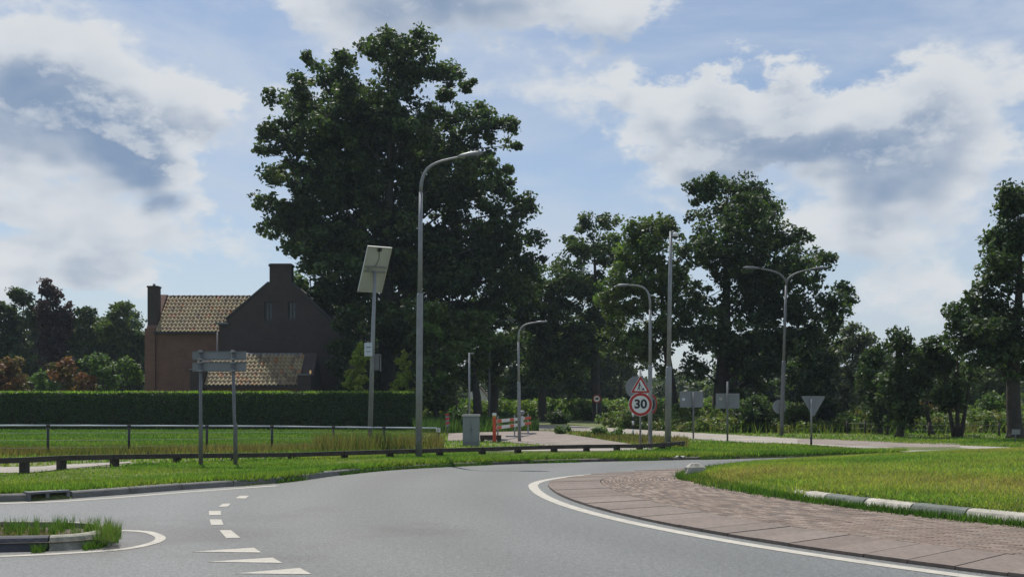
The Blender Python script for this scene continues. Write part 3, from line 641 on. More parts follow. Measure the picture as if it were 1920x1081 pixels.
# ------------------------------------------------------------------ trees
GREEN = np.array([(.024, .047, .017), (.038, .066, .022), (.058, .088, .030)])
OLIVE = np.array([(.045, .072, .020), (.062, .092, .026), (.080, .108, .032)])
PURPLE = np.array([(.030, .016, .020), (.042, .022, .026), (.055, .03, .03)])
LIME = np.array([(.19, .26, .045), (.24, .31, .055), (.29, .33, .08)])
MIXED = np.array([(.026, .052, .016), (.045, .078, .022), (.095, .135, .038)])  # lightest tint stands in for sunlit leaf clumps, strewn at random
FRESH = np.array([(.05, .10, .022), (.07, .125, .03), (.09, .14, .035)])
RUSTY = np.array([(.15, .055, .028), (.085, .085, .028), (.19, .075, .035)])
SILVER = np.array([(.065, .085, .05), (.085, .105, .065), (.10, .12, .08)])
def leaves(name, lobes, mat_, pal, leaf, cr, nl, k, parent, inner=.35, droop=.0, seed=0, gapmin=-9.0):
    """lobes: (cx,cy,cz,rx,ry,rz) local; clusters on and in each lobe; diamond leaf faces"""
    rng = np.random.default_rng(seed); C = []; Lr = []
    for (cx, cy, cz, rx, ry, rz) in lobes:
        area = (rx * ry + rx * rz + ry * rz) * 4.2; n = max(4, int(2.1 * k * area / (cr * cr * 3.14)))
        d = rng.normal(0, 1, (n, 3)); d /= np.linalg.norm(d, axis=1)[:, None]
        rad_ = np.where(rng.uniform(0, 1, n) < inner, rng.uniform(.2, .75, n), rng.uniform(.78, 1.04, n))
        C.append(np.c_[cx + d[:, 0] * rx * rad_, cy + d[:, 1] * ry * rad_, cz + d[:, 2] * rz * rad_])
    C = np.vstack(C); q = 1.15 / cr * .62
    gap = np.sin(C[:, 0] * q + 1.7 * np.sin(C[:, 2] * q * .8 + seed)) + np.sin(C[:, 1] * q * 1.2 + seed * 2 + np.sin(C[:, 0] * q)) + np.sin(C[:, 2] * q * 1.3 + 1.4 * np.sin(C[:, 1] * q * .7 + seed))
    C = C[gap > gapmin]; n = len(C)
    tint = rng.uniform(.75, 1.3, n); pi = rng.uniform(0, len(pal) - 1.001, n)
    nl = int(nl * 1.75); N = n * nl; cc = np.repeat(C, nl, axis=0); d = rng.normal(0, 1, (N, 3)); d /= np.linalg.norm(d, axis=1)[:, None]
    size = np.repeat(rng.uniform(.45, 1.15, n), nl) * cr
    pos = cc + d * (rng.uniform(0, 1, N) ** .45 * size)[:, None] * np.array([1, 1, .72])
    pos[:, 2] -= droop * np.abs(d[:, 0])
    nrm = rng.normal(0, 1, (N, 3)) + d * .5 + np.array([0, -0.0, .75]); nrm /= np.linalg.norm(nrm, axis=1)[:, None]
    a = np.cross(nrm, rng.normal(0, 1, (N, 3))); a /= np.linalg.norm(a, axis=1)[:, None]; b = np.cross(nrm, a)
    s = leaf * .88 * rng.uniform(.65, 1.35, N)[:, None]
    V = np.empty((N, 4, 3)); V[:, 0] = pos - a * s * .5; V[:, 1] = pos + b * s * .33 - nrm * s * .06; V[:, 2] = pos + a * s * .55; V[:, 3] = pos - b * s * .33 - nrm * s * .06
    i = pi.astype(int); f = (pi - i)[:, None]; col = pal[i] * (1 - f) + pal[np.minimum(i + 1, len(pal) - 1)] * f
    col = np.repeat(col * tint[:, None], nl, axis=0) * rng.uniform(.8, 1.2, (N, 1))
    o = quadmesh(name, V.reshape(-1, 3), 4, mat_, col, parent); return o, C
def tree(name, label, D, ub, lobes_px, top_u=None, pal=GREEN, tr=.3, leaf=.26, cr=.62, nl=30, k=.85, group=None, cat='tree', depth=.75, seed=1, stems=1, base_v=None, zbase=GZ, crownname='crown', twigs=60, trunk_top=None):
    """crown lobes given in photo px at the tree's own distance D; depth spread is drawn at random"""
    rng = random.Random(seed); bx = px(ub, D); root = empty(name, (bx, D, zbase), label, cat, group)
    us = [l[0] for l in lobes_px]; W = (max(us) - min(us)) / F * D / 2 + .3
    cu = (max(us) + min(us)) / 2; lobes = []
    for (u, v, ru, rv) in lobes_px:
        x = px(u, D) - bx; z = pz(v, D) - zbase; rx = ru * D / F; rz = rv * D / F
        rx = max(.5 * rx, rx - .22 * cr); rz = max(.5 * rz, rz - .22 * cr)
        ex = min(1.0, abs(px(u, D) - px(cu, D)) / max(W, .01)); sp = W * depth * math.sqrt(max(0.05, 1 - ex * ex))
        y = rng.uniform(-sp, sp) * .8; q = (D + y) / D                # the lobe stands nearer or farther than the trunk: keep its size and direction
        lobes.append((px(u, D + y) - bx, y, pz(v, D + y) - zbase, rx * q, (rx + rz) / 2 * 1.05 * q, rz * q))
    zt = max(l[2] for l in lobes); zl = min(l[2] - l[5] for l in lobes); H = trunk_top or zt
    tx = (px(top_u, D) - bx) if top_u else sum(l[0] for l in lobes) / len(lobes) * .6
    br = MB()
    def axis(t): return Vector((tx * t ** 1.3 + .12 * math.sin(t * 7 + seed), .1 * math.cos(t * 6 + seed), H * t))
    limbs = []; extra = []
    for (x, y, z, rx, ry, rz) in lobes:
        t0 = max(.12, min(.9, (z - math.hypot(x, y) * .62) / H)); a = axis(t0); b = Vector((x, y, z)); ln = (b - a).length; j = lambda q: Vector((rng.uniform(-q, q), rng.uniform(-q, q), rng.uniform(-q, q))) * ln
        pts = [a, a.lerp(b, .28) + j(.06) + Vector((0, 0, .07 * ln)), a.lerp(b, .55) + j(.09) + Vector((0, 0, .10 * ln)), a.lerp(b, .8) + j(.07) + Vector((0, 0, .05 * ln)), b]
        limbs.append((pts, t0))
        if ln > 2.2 * rx and stems == 1:
            for t in (1, 2, 2, 3, 3):
                p = pts[t] + j(.08); q = rx * rng.uniform(.28, .5); extra.append((p.x, p.y, p.z, q, q, q * .8))
    o, C = leaves(crownname, lobes + extra, M['leaf'], pal, leaf, cr, nl, k, root, seed=seed, gapmin=-1.75)
    if stems == 1:
        ts = [0, .015, .05, .12, .25, .4, .55, .7, .85, .97]; rr = [tr * 1.55, tr * 1.25, tr * 1.03, tr, tr * .9, tr * .75, tr * .56, tr * .36, tr * .18, tr * .05]
        MB().tube([axis(t) for t in ts], rr, 10).build('trunk', M['bark'], root)
    else:
        for s in range(stems):
            an = 2 * math.pi * s / stems + seed; sp = .16 * H
            pts = [(0.12 * math.cos(an), .12 * math.sin(an), 0)] + [(math.cos(an) * (.15 + sp * t), math.sin(an) * (.15 + sp * t), H * t * .95) for t in (.12, .35, .65, .95)]
            MB().tube(pts, [tr * 1.3, tr, tr * .7, tr * .5, tr * .15], 7).build('trunk', M['bark'], root)
    for (x, y, z, rx, ry, rz), (pts, t0) in zip(lobes, limbs):
        b = Vector((x, y, z)); r0 = max(.022, tr * (1 - t0) * .30); br.tube(pts, [r0, r0 * .8, r0 * .6, r0 * .42, r0 * .2], 5, cap=False)
        near = C[np.linalg.norm((C - np.array([x, y, z])) / np.array([rx, ry, rz]), axis=1) < 1.05]
        for q in near[:: max(1, len(near) // max(3, twigs // len(lobes)))][:12]:
            q = Vector(q); m2 = (b + q) / 2 + Vector((0, 0, .08)); br.tube([b, m2, q], [r0 * .28 + .008, r0 * .18 + .006, .006], 4, cap=False)
    tag(br.build('branches', M['bark'], root), kind='stuff')
    return root
def auto(uc, vt, vb, hw, n, seed, fill=.42, round_=1.0):
    """lobes that fill an egg-shaped crown outline"""
    rng = random.Random(seed); out = []; H = vb - vt
    for i in range(n):
        t = (i + .5) / n; v = vt + H * (.10 + .84 * t); prof = hw * (math.sin(math.pi * min(1, (.12 + .80 * t)) ** .85) ** .7)
        r = max(6, hw * fill * rng.uniform(.75, 1.2)) * (0.7 if t < .15 else 1)
        u = uc + rng.uniform(-1, 1) * max(0, prof - r * .8); out.append((u, v, r, r * rng.uniform(.65, .9)))
    return out

BIG = [(735, 85, 52, 36), (793, 74, 24, 24), (690, 100, 32, 28), (768, 128, 70, 40), (838, 138, 38, 30), (880, 166, 24, 18), (588, 118, 26, 22), (612, 152, 38, 28), (552, 152, 22, 15),
       (508, 180, 26, 18), (560, 200, 42, 28), (642, 190, 40, 38), (518, 246, 32, 25), (582, 258, 44, 34), (488, 284, 18, 14), (512, 330, 30, 24), (498, 376, 26, 24), (520, 422, 40, 28), (488, 406, 18, 13),
       (945, 232, 30, 24), (898, 248, 42, 30), (962, 272, 18, 14), (946, 322, 26, 16), (975, 385, 40, 26), (1002, 398, 24, 26), (1010, 440, 20, 26), (936, 356, 38, 30),
       (728, 200, 62, 52), (676, 280, 74, 52), (820, 268, 58, 46), (740, 346, 100, 62), (618, 346, 64, 46), (868, 338, 52, 36), (604, 428, 74, 44), (704, 446, 104, 56), (846, 436, 62, 40), (936, 452, 56, 40),
       (990, 492, 36, 30), (560, 452, 42, 24), (652, 520, 76, 46), (782, 524, 100, 54), (900, 528, 80, 46), (962, 556, 52, 44), (720, 590, 74, 40), (840, 596, 80, 40), (660, 300, 50, 40), (760, 250, 60, 50), (620, 470, 80, 55), (740, 478, 120, 66), (868, 484, 96, 58), (690, 372, 104, 66), (822, 362, 76, 58), (700, 238, 72, 56), (598, 302, 52, 44), (662, 556, 86, 46), (776, 604, 96, 46), (884, 600, 76, 42), (962, 522, 56, 46), (540, 330, 36, 30), (548, 390, 40, 34), (560, 232, 36, 30), (612, 222, 40, 36), (880, 208, 34, 26), (905, 300, 44, 34), (960, 430, 44, 34), (640, 140, 24, 26), (505, 255, 24, 20)]
tree('oak_tree', 'tallest broad oak with ragged crown, rising behind the brick house and tall solar pole', 65, 728, BIG, 726, np.vstack([GREEN, [(.066, .100, .034)]]), .52, .30, .68, 34, .80, seed=3, depth=.7, twigs=150)  # the extra lighter tint puts sunlit patches into the leaf colour
RD = [(1350, 343, 42, 24), (1308, 344, 26, 20), (1395, 358, 46, 30), (1448, 384, 32, 24), (1482, 394, 20, 15), (1330, 398, 52, 38), (1420, 428, 66, 42), (1492, 440, 34, 26), (1540, 492, 32, 22),
      (1574, 540, 24, 22), (1590, 566, 15, 13), (1500, 500, 56, 38), (1400, 500, 74, 46), (1312, 468, 54, 46), (1330, 556, 74, 46), (1440, 566, 84, 46), (1530, 566, 50, 38), (1380, 628, 76, 40),
      (1486, 632, 66, 38), (1292, 630, 46, 38), (1556, 622, 30, 28), (1440, 690, 60, 30), (1520, 690, 50, 30), (1370, 470, 70, 50), (1450, 520, 70, 46), (1350, 620, 60, 44), (1560, 575, 34, 26), (1290, 560, 50, 44), (1400, 400, 60, 40), (1310, 690, 44, 26), (1570, 660, 36, 26)]
tree('broad_tree', 'broad domed dark tree behind the twin-armed street lamp', 56, 1350, RD, 1370, GREEN, .36, .24, .58, 30, .82, seed=5, twigs=90)
MT = [(1212, 428, 40, 28), (1250, 424, 26, 22), (1180, 438, 22, 16), (1190, 488, 46, 38), (1160, 530, 36, 36), (1228, 518, 52, 42), (1180, 588, 48, 40), (1246, 600, 48, 40), (1158, 620, 34, 30), (1226, 650, 46, 28), (1150, 575, 34, 34), (1205, 545, 50, 42), (1180, 655, 40, 28), (1262, 520, 34, 36), (1215, 470, 44, 34)]
tree('roadside_tree', 'lighter olive green tree behind the road works sign and camera pole', 58, 1264, MT, 1225, np.vstack([OLIVE, FRESH[1:]]), .24, .23, .55, 30, .85, seed=8)
LT = [(1098, 420, 32, 22), (1142, 414, 28, 22), (1070, 460, 32, 26), (1122, 468, 46, 38), (1060, 520, 38, 38), (1110, 556, 58, 48), (1062, 602, 58, 38), (1130, 640, 54, 38), (1042, 650, 40, 38), (1085, 500, 50, 40), (1025, 560, 34, 38), (1090, 610, 60, 40), (1080, 670, 60, 32), (1140, 600, 40, 40), (1150, 470, 26, 34)]
tree('roadside_tree', 'dark twin-topped tree between the tallest oak and the olive tree', 76, 1120, LT, 1110, MIXED, .36, .27, .66, 28, .85, seed=9, group='roadside trees beyond the driveway')
tree('roadside_tree', 'dark tree with its trunk right behind the striped barrier, left of the small round sign', 76, 1020, auto(1015, 490, 722, 72, 20, 4), 1015, MIXED, .32, .27, .66, 28, .85, seed=10, group='roadside trees beyond the driveway')
tree('roadside_tree', 'slender tree whose trunk stands directly behind the red post', 72, 927, auto(920, 540, 722, 74, 20, 14), 922, MIXED, .34, .26, .64, 28, .8, seed=11, group='roadside trees beyond the driveway')
tree('roadside_tree', 'thin-trunked tree just left of the small round sign', 80, 1066, auto(1070, 570, 730, 60, 14, 24), 1068, MIXED, .24, .27, .66, 28, .8, seed=12, group='roadside trees beyond the driveway')
tree('roadside_tree', 'tree whose dark trunk stands behind the grey cabinet', 62, 892, auto(880, 570, 722, 66, 16, 34), 888, np.vstack([OLIVE, FRESH[1:]]), .27, .24, .58, 28, .8, seed=13, group='roadside trees beyond the driveway')
tree('leafy_tree', 'bushy pale-green young tree right behind the near street lamp', 57, 815, auto(820, 550, 775, 64, 18, 44), 818, np.vstack([OLIVE, FRESH[1:]]), .16, .22, .5, 26, .75, seed=14)
tree('leafy_tree', 'lighter green leafy tree just right of the brick house chimney', 70, 578, auto(592, 468, 690, 66, 18, 45), 580, FRESH, .22, .25, .6, 28, .85, seed=15)
tree('leafy_tree', 'dark bushy tree hiding the right end of the brick house', 60, 652, auto(652, 556, 790, 46, 18, 56), 652, GREEN, .12, .22, .52, 28, .85, seed=57)
# right-hand side
RT = [(1905, 372, 34, 26), (1880, 395, 22, 18), (1920, 420, 50, 32), (1866, 452, 30, 22), (1930, 480, 56, 36), (1852, 520, 38, 26), (1910, 548, 52, 36), (1806, 596, 34, 24), (1850, 610, 46, 32), (1950, 600, 60, 40), (1905, 650, 50, 34), (1840, 668, 40, 26), (1790, 618, 20, 14), (1900, 440, 44, 34), (1890, 500, 44, 34), (1880, 590, 50, 36), (1930, 650, 56, 38), (1870, 640, 44, 30), (1915, 700, 40, 24), (1845, 560, 44, 34), (1870, 480, 36, 28), (1820, 640, 44, 30), (1865, 550, 40, 30), (1830, 600, 40, 30), (1800, 580, 24, 18), (1895, 360, 30, 20), (1950, 440, 50, 40), (1960, 540, 50, 40), (1885, 450, 40, 30)]
tree('alder_tree', 'tall open-crowned tree cut off by the right edge of the picture', 40, 1904, RT, 1910, GREEN, .26, .19, .46, 28, .8, seed=16)
tree('small_tree', 'pale feathery small tree at the right foot of the broad domed tree', 50, 1592, auto(1602, 588, 800, 46, 18, 46), 1600, SILVER, .09, .20, .46, 24, .7, seed=17)
tree('small_tree', 'dark bushy tree left of the many-stemmed tree, behind the wire fence posts', 42, 1692, auto(1690, 606, 795, 70, 22, 47), 1695, GREEN, .14, .18, .42, 26, .8, seed=18)
tree('small_tree', 'many-stemmed pollard with bare forked stems showing above the grass', 42, 1795, auto(1775, 628, 760, 72, 22, 48), 1780, GREEN, .085, .18, .42, 26, .8, seed=19, stems=6)
tree('small_tree', 'low dark shrub-like tree at the foot of the twin-armed lamp', 52, 1525, auto(1540, 640, 805, 66, 18, 49), 1540, GREEN, .1, .2, .46, 26, .8, seed=20)
# behind the house and hedge, left
for (uc, vt, hw, pal, ub, lab, sd, nm) in (
        (-12, 528, 42, GREEN, -10, 'tree cut off by the left edge of the picture above the rusty shrub', 31, 'garden_tree'),
        (42, 516, 36, GREEN, 42, 'rounded green tree left of the purple tree', 32, 'garden_tree'),
        (102, 520, 36, PURPLE, 102, 'dark purple-leaved pointed tree behind the hedge', 33, 'copper_beech'),
        (160, 556, 32, GREEN, 160, 'slim green tree right of the purple tree', 35, 'garden_tree'),
        (215, 546, 46, OLIVE, 212, 'open green tree nearest the left end of the brick house', 36, 'garden_tree'),
        (262, 600, 26, GREEN, 262, 'low tree touching the left corner of the brick house', 37, 'garden_tree')):
    n = 24; r_ = auto(uc, vt, 775, hw * 1.25, n, sd, .5)
    if nm == 'copper_beech': r_ = [(86, 540, 12, 22), (119, 538, 12, 20), (103, 536, 16, 18), (98, 580, 28, 32), (112, 590, 28, 32), (84, 602, 22, 30), (126, 612, 20, 32), (100, 640, 34, 34), (106, 690, 34, 40), (88, 735, 30, 30), (120, 735, 30, 30)]
    tree(nm, lab, 88, ub, r_, uc, pal, .25, .30, .66, 26, .85, seed=sd, group=None if nm == 'copper_beech' else 'trees behind the left part of the hedge', zbase=0)
for (uc, vt, hw, lab, sd) in ((347, 546, 18, 'treetop just showing over the ridge of the tiled wing', 51), (440, 522, 24, 'dark tree behind the brick house, left of the rear chimney', 52), (528, 478, 20, 'dark treetop right behind the main chimney', 54)):
    tree('background_tree', lab, 92, uc, auto(uc, vt, 760, hw, 10, sd, .5), uc, GREEN, .2, .3, .6, 24, .8, seed=sd, group='trees behind the brick house')
def shrub(name, label, D, u, vt, hw, pal, seed, group=None, vb=None, leaf=.2, cr=.42, n=10, k=.9):
    v1 = V0 + F * (HC - GZ) / D
    return tree(name, label, D, u, auto(u, vt, v1, hw, n, seed, .5), u, pal, .05, leaf, cr, 24, k, group, 'shrub', 1.0, seed, stems=3, crownname='foliage', twigs=20)
for (u, vt, hw, pal, lab, sd) in ((20, 664, 54, RUSTY, 'rust-tinged shrub at the left edge of the picture above the hedge', 61), (76, 684, 38, FRESH, 'bright green shrub between the two rust-tinged shrubs', 62),
                                  (135, 668, 52, RUSTY, 'rust-tinged shrub under the purple tree', 63), (188, 652, 42, FRESH, 'tall green shrub right of the rust-tinged shrubs', 64), (244, 662, 40, FRESH, 'bright green shrub beside the left wall of the brick house', 65)):
    shrub('garden_shrub', lab, 66, u, vt, hw, pal, sd, 'shrubs behind the hedge', leaf=.22, cr=.45)
for i, (u, vt, hw, D, pal, lab) in enumerate(((0, 592, 60, 112, GREEN, 'distant tree low behind the trees at the left edge'), (75, 585, 60, 112, GREEN, 'distant tree low behind the purple tree'), (150, 596, 60, 110, GREEN, 'distant tree low behind the slim green tree'), (225, 590, 60, 110, GREEN, 'distant tree low behind the trees beside the brick house'), (690, 600, 60, 84, GREEN, 'dark tree filling the gap between the brick house and the oak trunk'), (770, 590, 60, 86, GREEN, 'dark background tree just right of the oak trunk'), (828, 600, 40, 98, GREEN, 'background tree seen over the grey cabinet'),
        (982, 580, 50, 96, GREEN, 'background tree filling the gap over the striped barrier'), (1010, 640, 50, 110, GREEN, 'low background tree between two trunks right of the slim lamp'), (1085, 620, 60, 104, GREEN, 'background tree over the small round sign'),
        (1165, 640, 44, 104, OLIVE, 'small background tree left of the road works triangle'), (1420, 640, 70, 90, GREEN, 'background tree right of the broad tree trunk'), (1530, 650, 70, 84, GREEN, 'background tree over the triangular grey sign'), (1640, 660, 50, 80, GREEN, 'background tree right of the pale feathery tree'), (1740, 672, 60, 78, GREEN, 'background tree between the bushy tree and the pollard'), (1850, 690, 60, 76, OLIVE, 'background tree left of the tree cut by the right edge'))):
    tree('background_tree', lab, D, u, auto(u, vt - 14, V0 + F * 1.4 / D - 4, hw * 1.3, 22, 200 + i, .5), u, pal, .2, .34, .75, 24, .8, 'dark trees behind the roadside trees', seed=200 + i)
tree('small_tree', 'bushy dark tree between the pale feathery tree and the tree left of the pollard', 46, 1645, auto(1648, 640, 800, 44, 16, 58), 1646, GREEN, .1, .18, .44, 26, .8, seed=58)
tree('small_tree', 'bushy dark tree squeezed between the pollard and the tree left of it', 45, 1742, auto(1742, 640, 780, 46, 16, 59), 1742, GREEN, .1, .18, .44, 26, .8, seed=59)
# golden conifers either side of the oak trunk: layered drooping sprays
def conifer(label, D, u, vt, hw, seed):
    rng = random.Random(seed); lob = [(u + hw * .1, vt, 3, 8), (u - hw * .45, vt + 14, 3, 6), (u + hw * .5, vt + 18, 3, 6)]
    v1 = V0 + F * (HC - GZ) / D - 8
    for i in range(46):
        t = rng.random() ** .8; v = vt + 6 + (v1 - vt) * t; w = hw * min(1.15, .15 + 1.5 * t)
        lob.append((u + rng.uniform(-1, 1) * w, v + rng.uniform(-5, 5), rng.uniform(5, 12), rng.uniform(3, 5)))
    return tree('golden_conifer', label, D, u, lob, u, LIME, .06, .14, .17, 14, .8, 'golden conifers behind the hedge', 'conifer', .9, seed, crownname='foliage', twigs=20)
conifer('yellow-green conifer between the brick house and the oak trunk', 57, 672, 646, 36, 71)
conifer('smaller yellow-green conifer between the oak trunk and the near street lamp', 57, 756, 662, 24, 72)
for (u, vt, hw, D, pal, lab, sd) in ((1412, 742, 44, 48, GREEN, 'dark round bush left of the twin-armed lamp base', 81), (1500, 762, 34, 49, OLIVE, 'green bush between the twin-armed lamp and the triangular sign', 82),
                                     (1330, 770, 22, 62, OLIVE, 'low bush left of the broad tree trunk', 83), (850, 768, 34, 50, FRESH, 'loose green bush left of the grey cabinet', 84), (1045, 775, 26, 66, GREEN, 'dark bush behind the red and white barrier', 85),
                                     (1632, 742, 40, 55, OLIVE, 'pale green bush between the feathery tree and the dark bushy tree', 86), (1870, 738, 50, 52, FRESH, 'light green bush between the pollard and the right-hand tree', 87), (1240, 748, 30, 64, FRESH, 'bright bush behind the camera pole', 88),
                                     (1760, 742, 44, 58, RUSTY, 'brownish weedy bush behind the pollard stems', 89), (955, 776, 20, 58, GREEN, 'low bush directly behind the red and white barrier boards', 90)):
    shrub('roadside_bush', lab, D, u, vt, hw, pal, sd, 'bushes along the far road', leaf=.17, cr=.36)
for (u, vt, hw, D, lab, sd) in ((1052, 800, 18, 46, 'leafy weed clump where the driveway meets the far road', 91), (1118, 806, 28, 42, 'wide weed clump on the verge left of the banded post', 92), (1160, 806, 24, 41, 'weed clump right beside the banded post', 93), (800, 818, 20, 31.5, 'weed clump at the end of the paddock fence', 94)):
    shrub('weed_clump', lab, D, u, vt, hw, FRESH, sd, 'weed clumps on the verge', leaf=.10, cr=.2, n=5, k=.7)
# far wood
lob = []
rng = random.Random(5)
for i in range(150):
    u = rng.uniform(-500, 2500); D = rng.uniform(150, 190); top = 706 + 12 * math.sin(u * .013) + rng.uniform(-14, 10)
    if 1140 < u < 1370: top = 728 + rng.uniform(-6, 6)
    zt = pz(top, D); r = rng.uniform(2.6, 4.5); lob.append((px(u, D), D, zt - r * .7, r * 1.3, r, r * .8)); lob.append((px(u, D) + 2, D, max(1.2, zt - 2.2 * r), r * 1.4, r, r))
o, _ = leaves('far_wood', lob, M['leaf'], OLIVE * .9, .8, 1.5, 22, .8, None, seed=77); tag(o, kind='stuff')
# maize field: rows of leafy plants
lob = []
for i in range(420):
    D = rng.uniform(77, 98); u = rng.uniform(800, 1420); h = 1.5 + rng.uniform(-.12, .15); lob.append((px(u, D), D, h * .5, .75, .6, h * .5))
MAIZE = np.array([(.07, .135, .022), (.10, .165, .03), (.15, .175, .055)])
o, _ = leaves('maize_field', lob, M['leaf'], MAIZE, .30, .42, 9, .8, None, seed=78); tag(o, kind='stuff')
lob = []
for i in range(520):
    D = rng.uniform(47, 64); u = rng.uniform(1150, 1990); v = V0 + F * 1.4 / D
    h = rng.choice((.35, .5, .5, .7, .9)) * (1.5 if rng.random() < .15 else 1); lob.append((px(u, D), D, GZ + h * .45, h * rng.uniform(.7, 1.4), h * .8, h * .55))
lob = [l for l in lob if V0 + F * 1.4 / (l[1] - l[4]) < np.interp(l[0] / l[1] * F + U0, [990, 1060, 1150, 1250, 1420, 1500, 1700, 2100], [795.5, 797.5, 802, 808, 817.5, 822, 831, 846])]
WEED = np.array([(.05, .10, .022), (.085, .135, .03), (.12, .165, .045), (.15, .14, .06)])
o, _ = leaves('rough_vegetation', lob, M['leaf'], WEED, .17, .26, 9, .8, None, seed=79); tag(o, kind='stuff')
n = 5000; d = RNG.uniform(46, 60, n); u = RNG.uniform(1180, 1960, n); blades('rough_grass', behind_far(np.c_[px(u, d), d, np.full(n, GZ)]), .42, .06, [(.06, .12, .02), (.10, .15, .03), (.15, .14, .06)], lean=.35)
n = 7000; d = RNG.uniform(46, 62, n); u = RNG.uniform(780, 1010, n); blades('ditch_grass', offroads(np.c_[px(u, d), d, np.full(n, GZ)]), .5, .07, [(.035, .085, .018), (.05, .10, .025), (.07, .115, .03)], lean=.25)
n = 5000; u = RNG.uniform(1020, 1290, n); v = 812 + (u - 1020) * .055 + RNG.normal(4, 3.5, n); d = F * (HC - GZ) / (v - V0); blades('strip_weeds', offroads(np.c_[px(u, d), d, np.full(n, GZ)]), .16, .045, PAL_DRY, lean=.3)

# ------------------------------------------------------------------ hedge
def hedge():
    D = 53.0; x0, x1 = px(-330, D), px(775, D); H = pz(736, D) - GZ; L = x1 - x0; dep = 1.3
    root = empty('hedge', ((x0 + x1) / 2, D + dep / 2, GZ), 'long clipped dark green hedge in front of the brick house', 'hedge')
    MB().box((0, .05, (H - .1) / 2), (L - .2, dep - .3, H - .14)).build('stems', M['bark'], root)
    n = 60000; s = RNG.uniform(0, 1, n); P = np.empty((n, 3)); P[:, 0] = RNG.uniform(-L / 2, L / 2, n); P[:, 1] = -dep / 2 + RNG.normal(.05, .035, n); P[:, 2] = RNG.uniform(0, H, n)
    P[:, 1] += .04 * patchnoise(P[:, 0], P[:, 2], 2.0)
    P[:, 2] *= 1 + .012 * np.sin(P[:, 0] * 1.1) + .010 * np.sin(P[:, 0] * 2.9 + 1); t = s < .30; P[t, 1] = RNG.uniform(-dep / 2, dep / 2, t.sum()); P[t, 2] = H + RNG.normal(-.03, .03, t.sum()) + .015 * patchnoise(P[t, 0], P[t, 1], 1.5)
    e = s > .955; P[e, 0] = L / 2 + RNG.normal(-.05, .04, e.sum()); P[e, 1] = RNG.uniform(-dep / 2, dep / 2, e.sum())
    N = RNG.normal(0, .8, (n, 3)) + np.where(t[:, None], [0, 0, 1], [0, -1, .35]); N /= np.linalg.norm(N, axis=1)[:, None]
    a = np.cross(N, RNG.normal(0, 1, (n, 3))); a /= np.linalg.norm(a, axis=1)[:, None]; b = np.cross(N, a); z = .10 * RNG.uniform(.6, 1.3, n)[:, None]
    V = np.stack([P - a * z * .5, P + b * z * .35, P + a * z * .55, P - b * z * .35], 1)
    col = np.array((.038, .075, .02)) * RNG.uniform(.7, 1.4, (n, 1))
    quadmesh('foliage', V.reshape(-1, 3), 4, M['leafsoft'], col, root)
    m = 14000; Q = np.c_[RNG.uniform(-L / 2, L / 2, m), RNG.uniform(-dep / 2, dep / 2, m), np.full(m, H - .03)]; Q = Q[(patchnoise(Q[:, 0], Q[:, 1], 3.3) + RNG.normal(0, .5, m)) > -.1]
    o = blades('backlit_tint_shoots', Q, .11, .06, [(.15, .27, .04), (.20, .32, .05), (.24, .33, .07)], root, lean=.25, hvar=.7)  # pale tint puts the backlit rim of the hedge top into the colour
    o['label'] = 'shoots along the top, coloured pale as if backlit'
    m = 4000; n_ = m; Q = np.c_[px(RNG.uniform(-40, 780, m), D - .4), np.full(m, D - .2) + RNG.normal(0, .3, m), np.full(m, GZ)]
    blades('hedge_foot_weeds', Q, .2, .05, [(.04, .07, .02), (.06, .075, .03)])
hedge()

# ------------------------------------------------------------------ brick house
def tile_mesh():
    mb = MB(); w, l, t = .245, .39, .012; xs = np.linspace(0, w, 8)
    prof = [(.046 * math.sin((x / w) * 2 * math.pi - .6) + .012) for x in xs]
    vs = [(x - w / 2, 0, z + .065) for x, z in zip(xs, prof)] + [(x - w / 2, l, z + .012) for x, z in zip(xs, prof)] + [(x - w / 2, 0, z + .005) for x, z in zip(xs, prof)]
    n = len(xs); fs = [(i, i + 1, n + i + 1, n + i) for i in range(n - 1)] + [(2 * n + i, 2 * n + i + 1, i + 1, i) for i in range(n - 1)]
    mb.add(vs, fs); me = mb.build('roof_tile', M['tile']); return me
TILE = tile_mesh()
TILE_USED = False
def lay_tiles(parent, x0, x1, y_eave, z_eave, y_ridge, z_ridge, ox, oy, oz, pitchw=.232, skip=None):
    """rows of pantiles on a slope facing -y; coordinates local to the building"""
    global TILE_USED
    L = math.hypot(y_ridge - y_eave, z_ridge - z_eave); th = math.atan2(z_ridge - z_eave, y_ridge - y_eave); rows = max(1, round(L / .335)); st = L / rows; cols = int((x1 - x0) / pitchw)
    pw = (x1 - x0) / cols
    for r in range(rows):
        for c in range(cols):
            x = x0 + pw * (c + .5)
            if skip and skip(x, r / rows): continue
            if not TILE_USED: o = TILE; TILE_USED = True
            else: o = TILE.copy(); COL.objects.link(o)
            o.parent = parent; s = r * st
            o.location = (x, y_eave + s * math.cos(th) - .02 * math.sin(th), z_eave + s * math.sin(th) + .02)
            o.rotation_euler = (th + random.uniform(-.02, .02), random.uniform(-.025, .025), random.uniform(-.02, .02)); o.scale = (pw / .232, 1, 1)
def window(parent, cx, cz, w, h, y, brick):
    f = MB()
    for (x, z, sx, sz) in ((cx, cz + h / 2 - .03, w, .06), (cx, cz - h / 2 + .03, w, .06), (cx - w / 2 + .03, cz, .06, h - .122), (cx + w / 2 - .03, cz, .06, h - .122), (cx, cz, .04, h - .122), (cx, cz + .05, w - .122, .035)):
        f.box((x, y + .045, z), (sx, .06 if sx > .05 else .05, sz))
    fo = f.build('window', M['frame'], parent); MB().box((cx, y + .085, cz), (w - .02, .012, h - .02)).build('pane', M['glass'], fo)
    MB().box((cx, y - .03, cz - h / 2 - .04), (w + .14, .12, .05)).build('sill', M['leaddark'], fo)
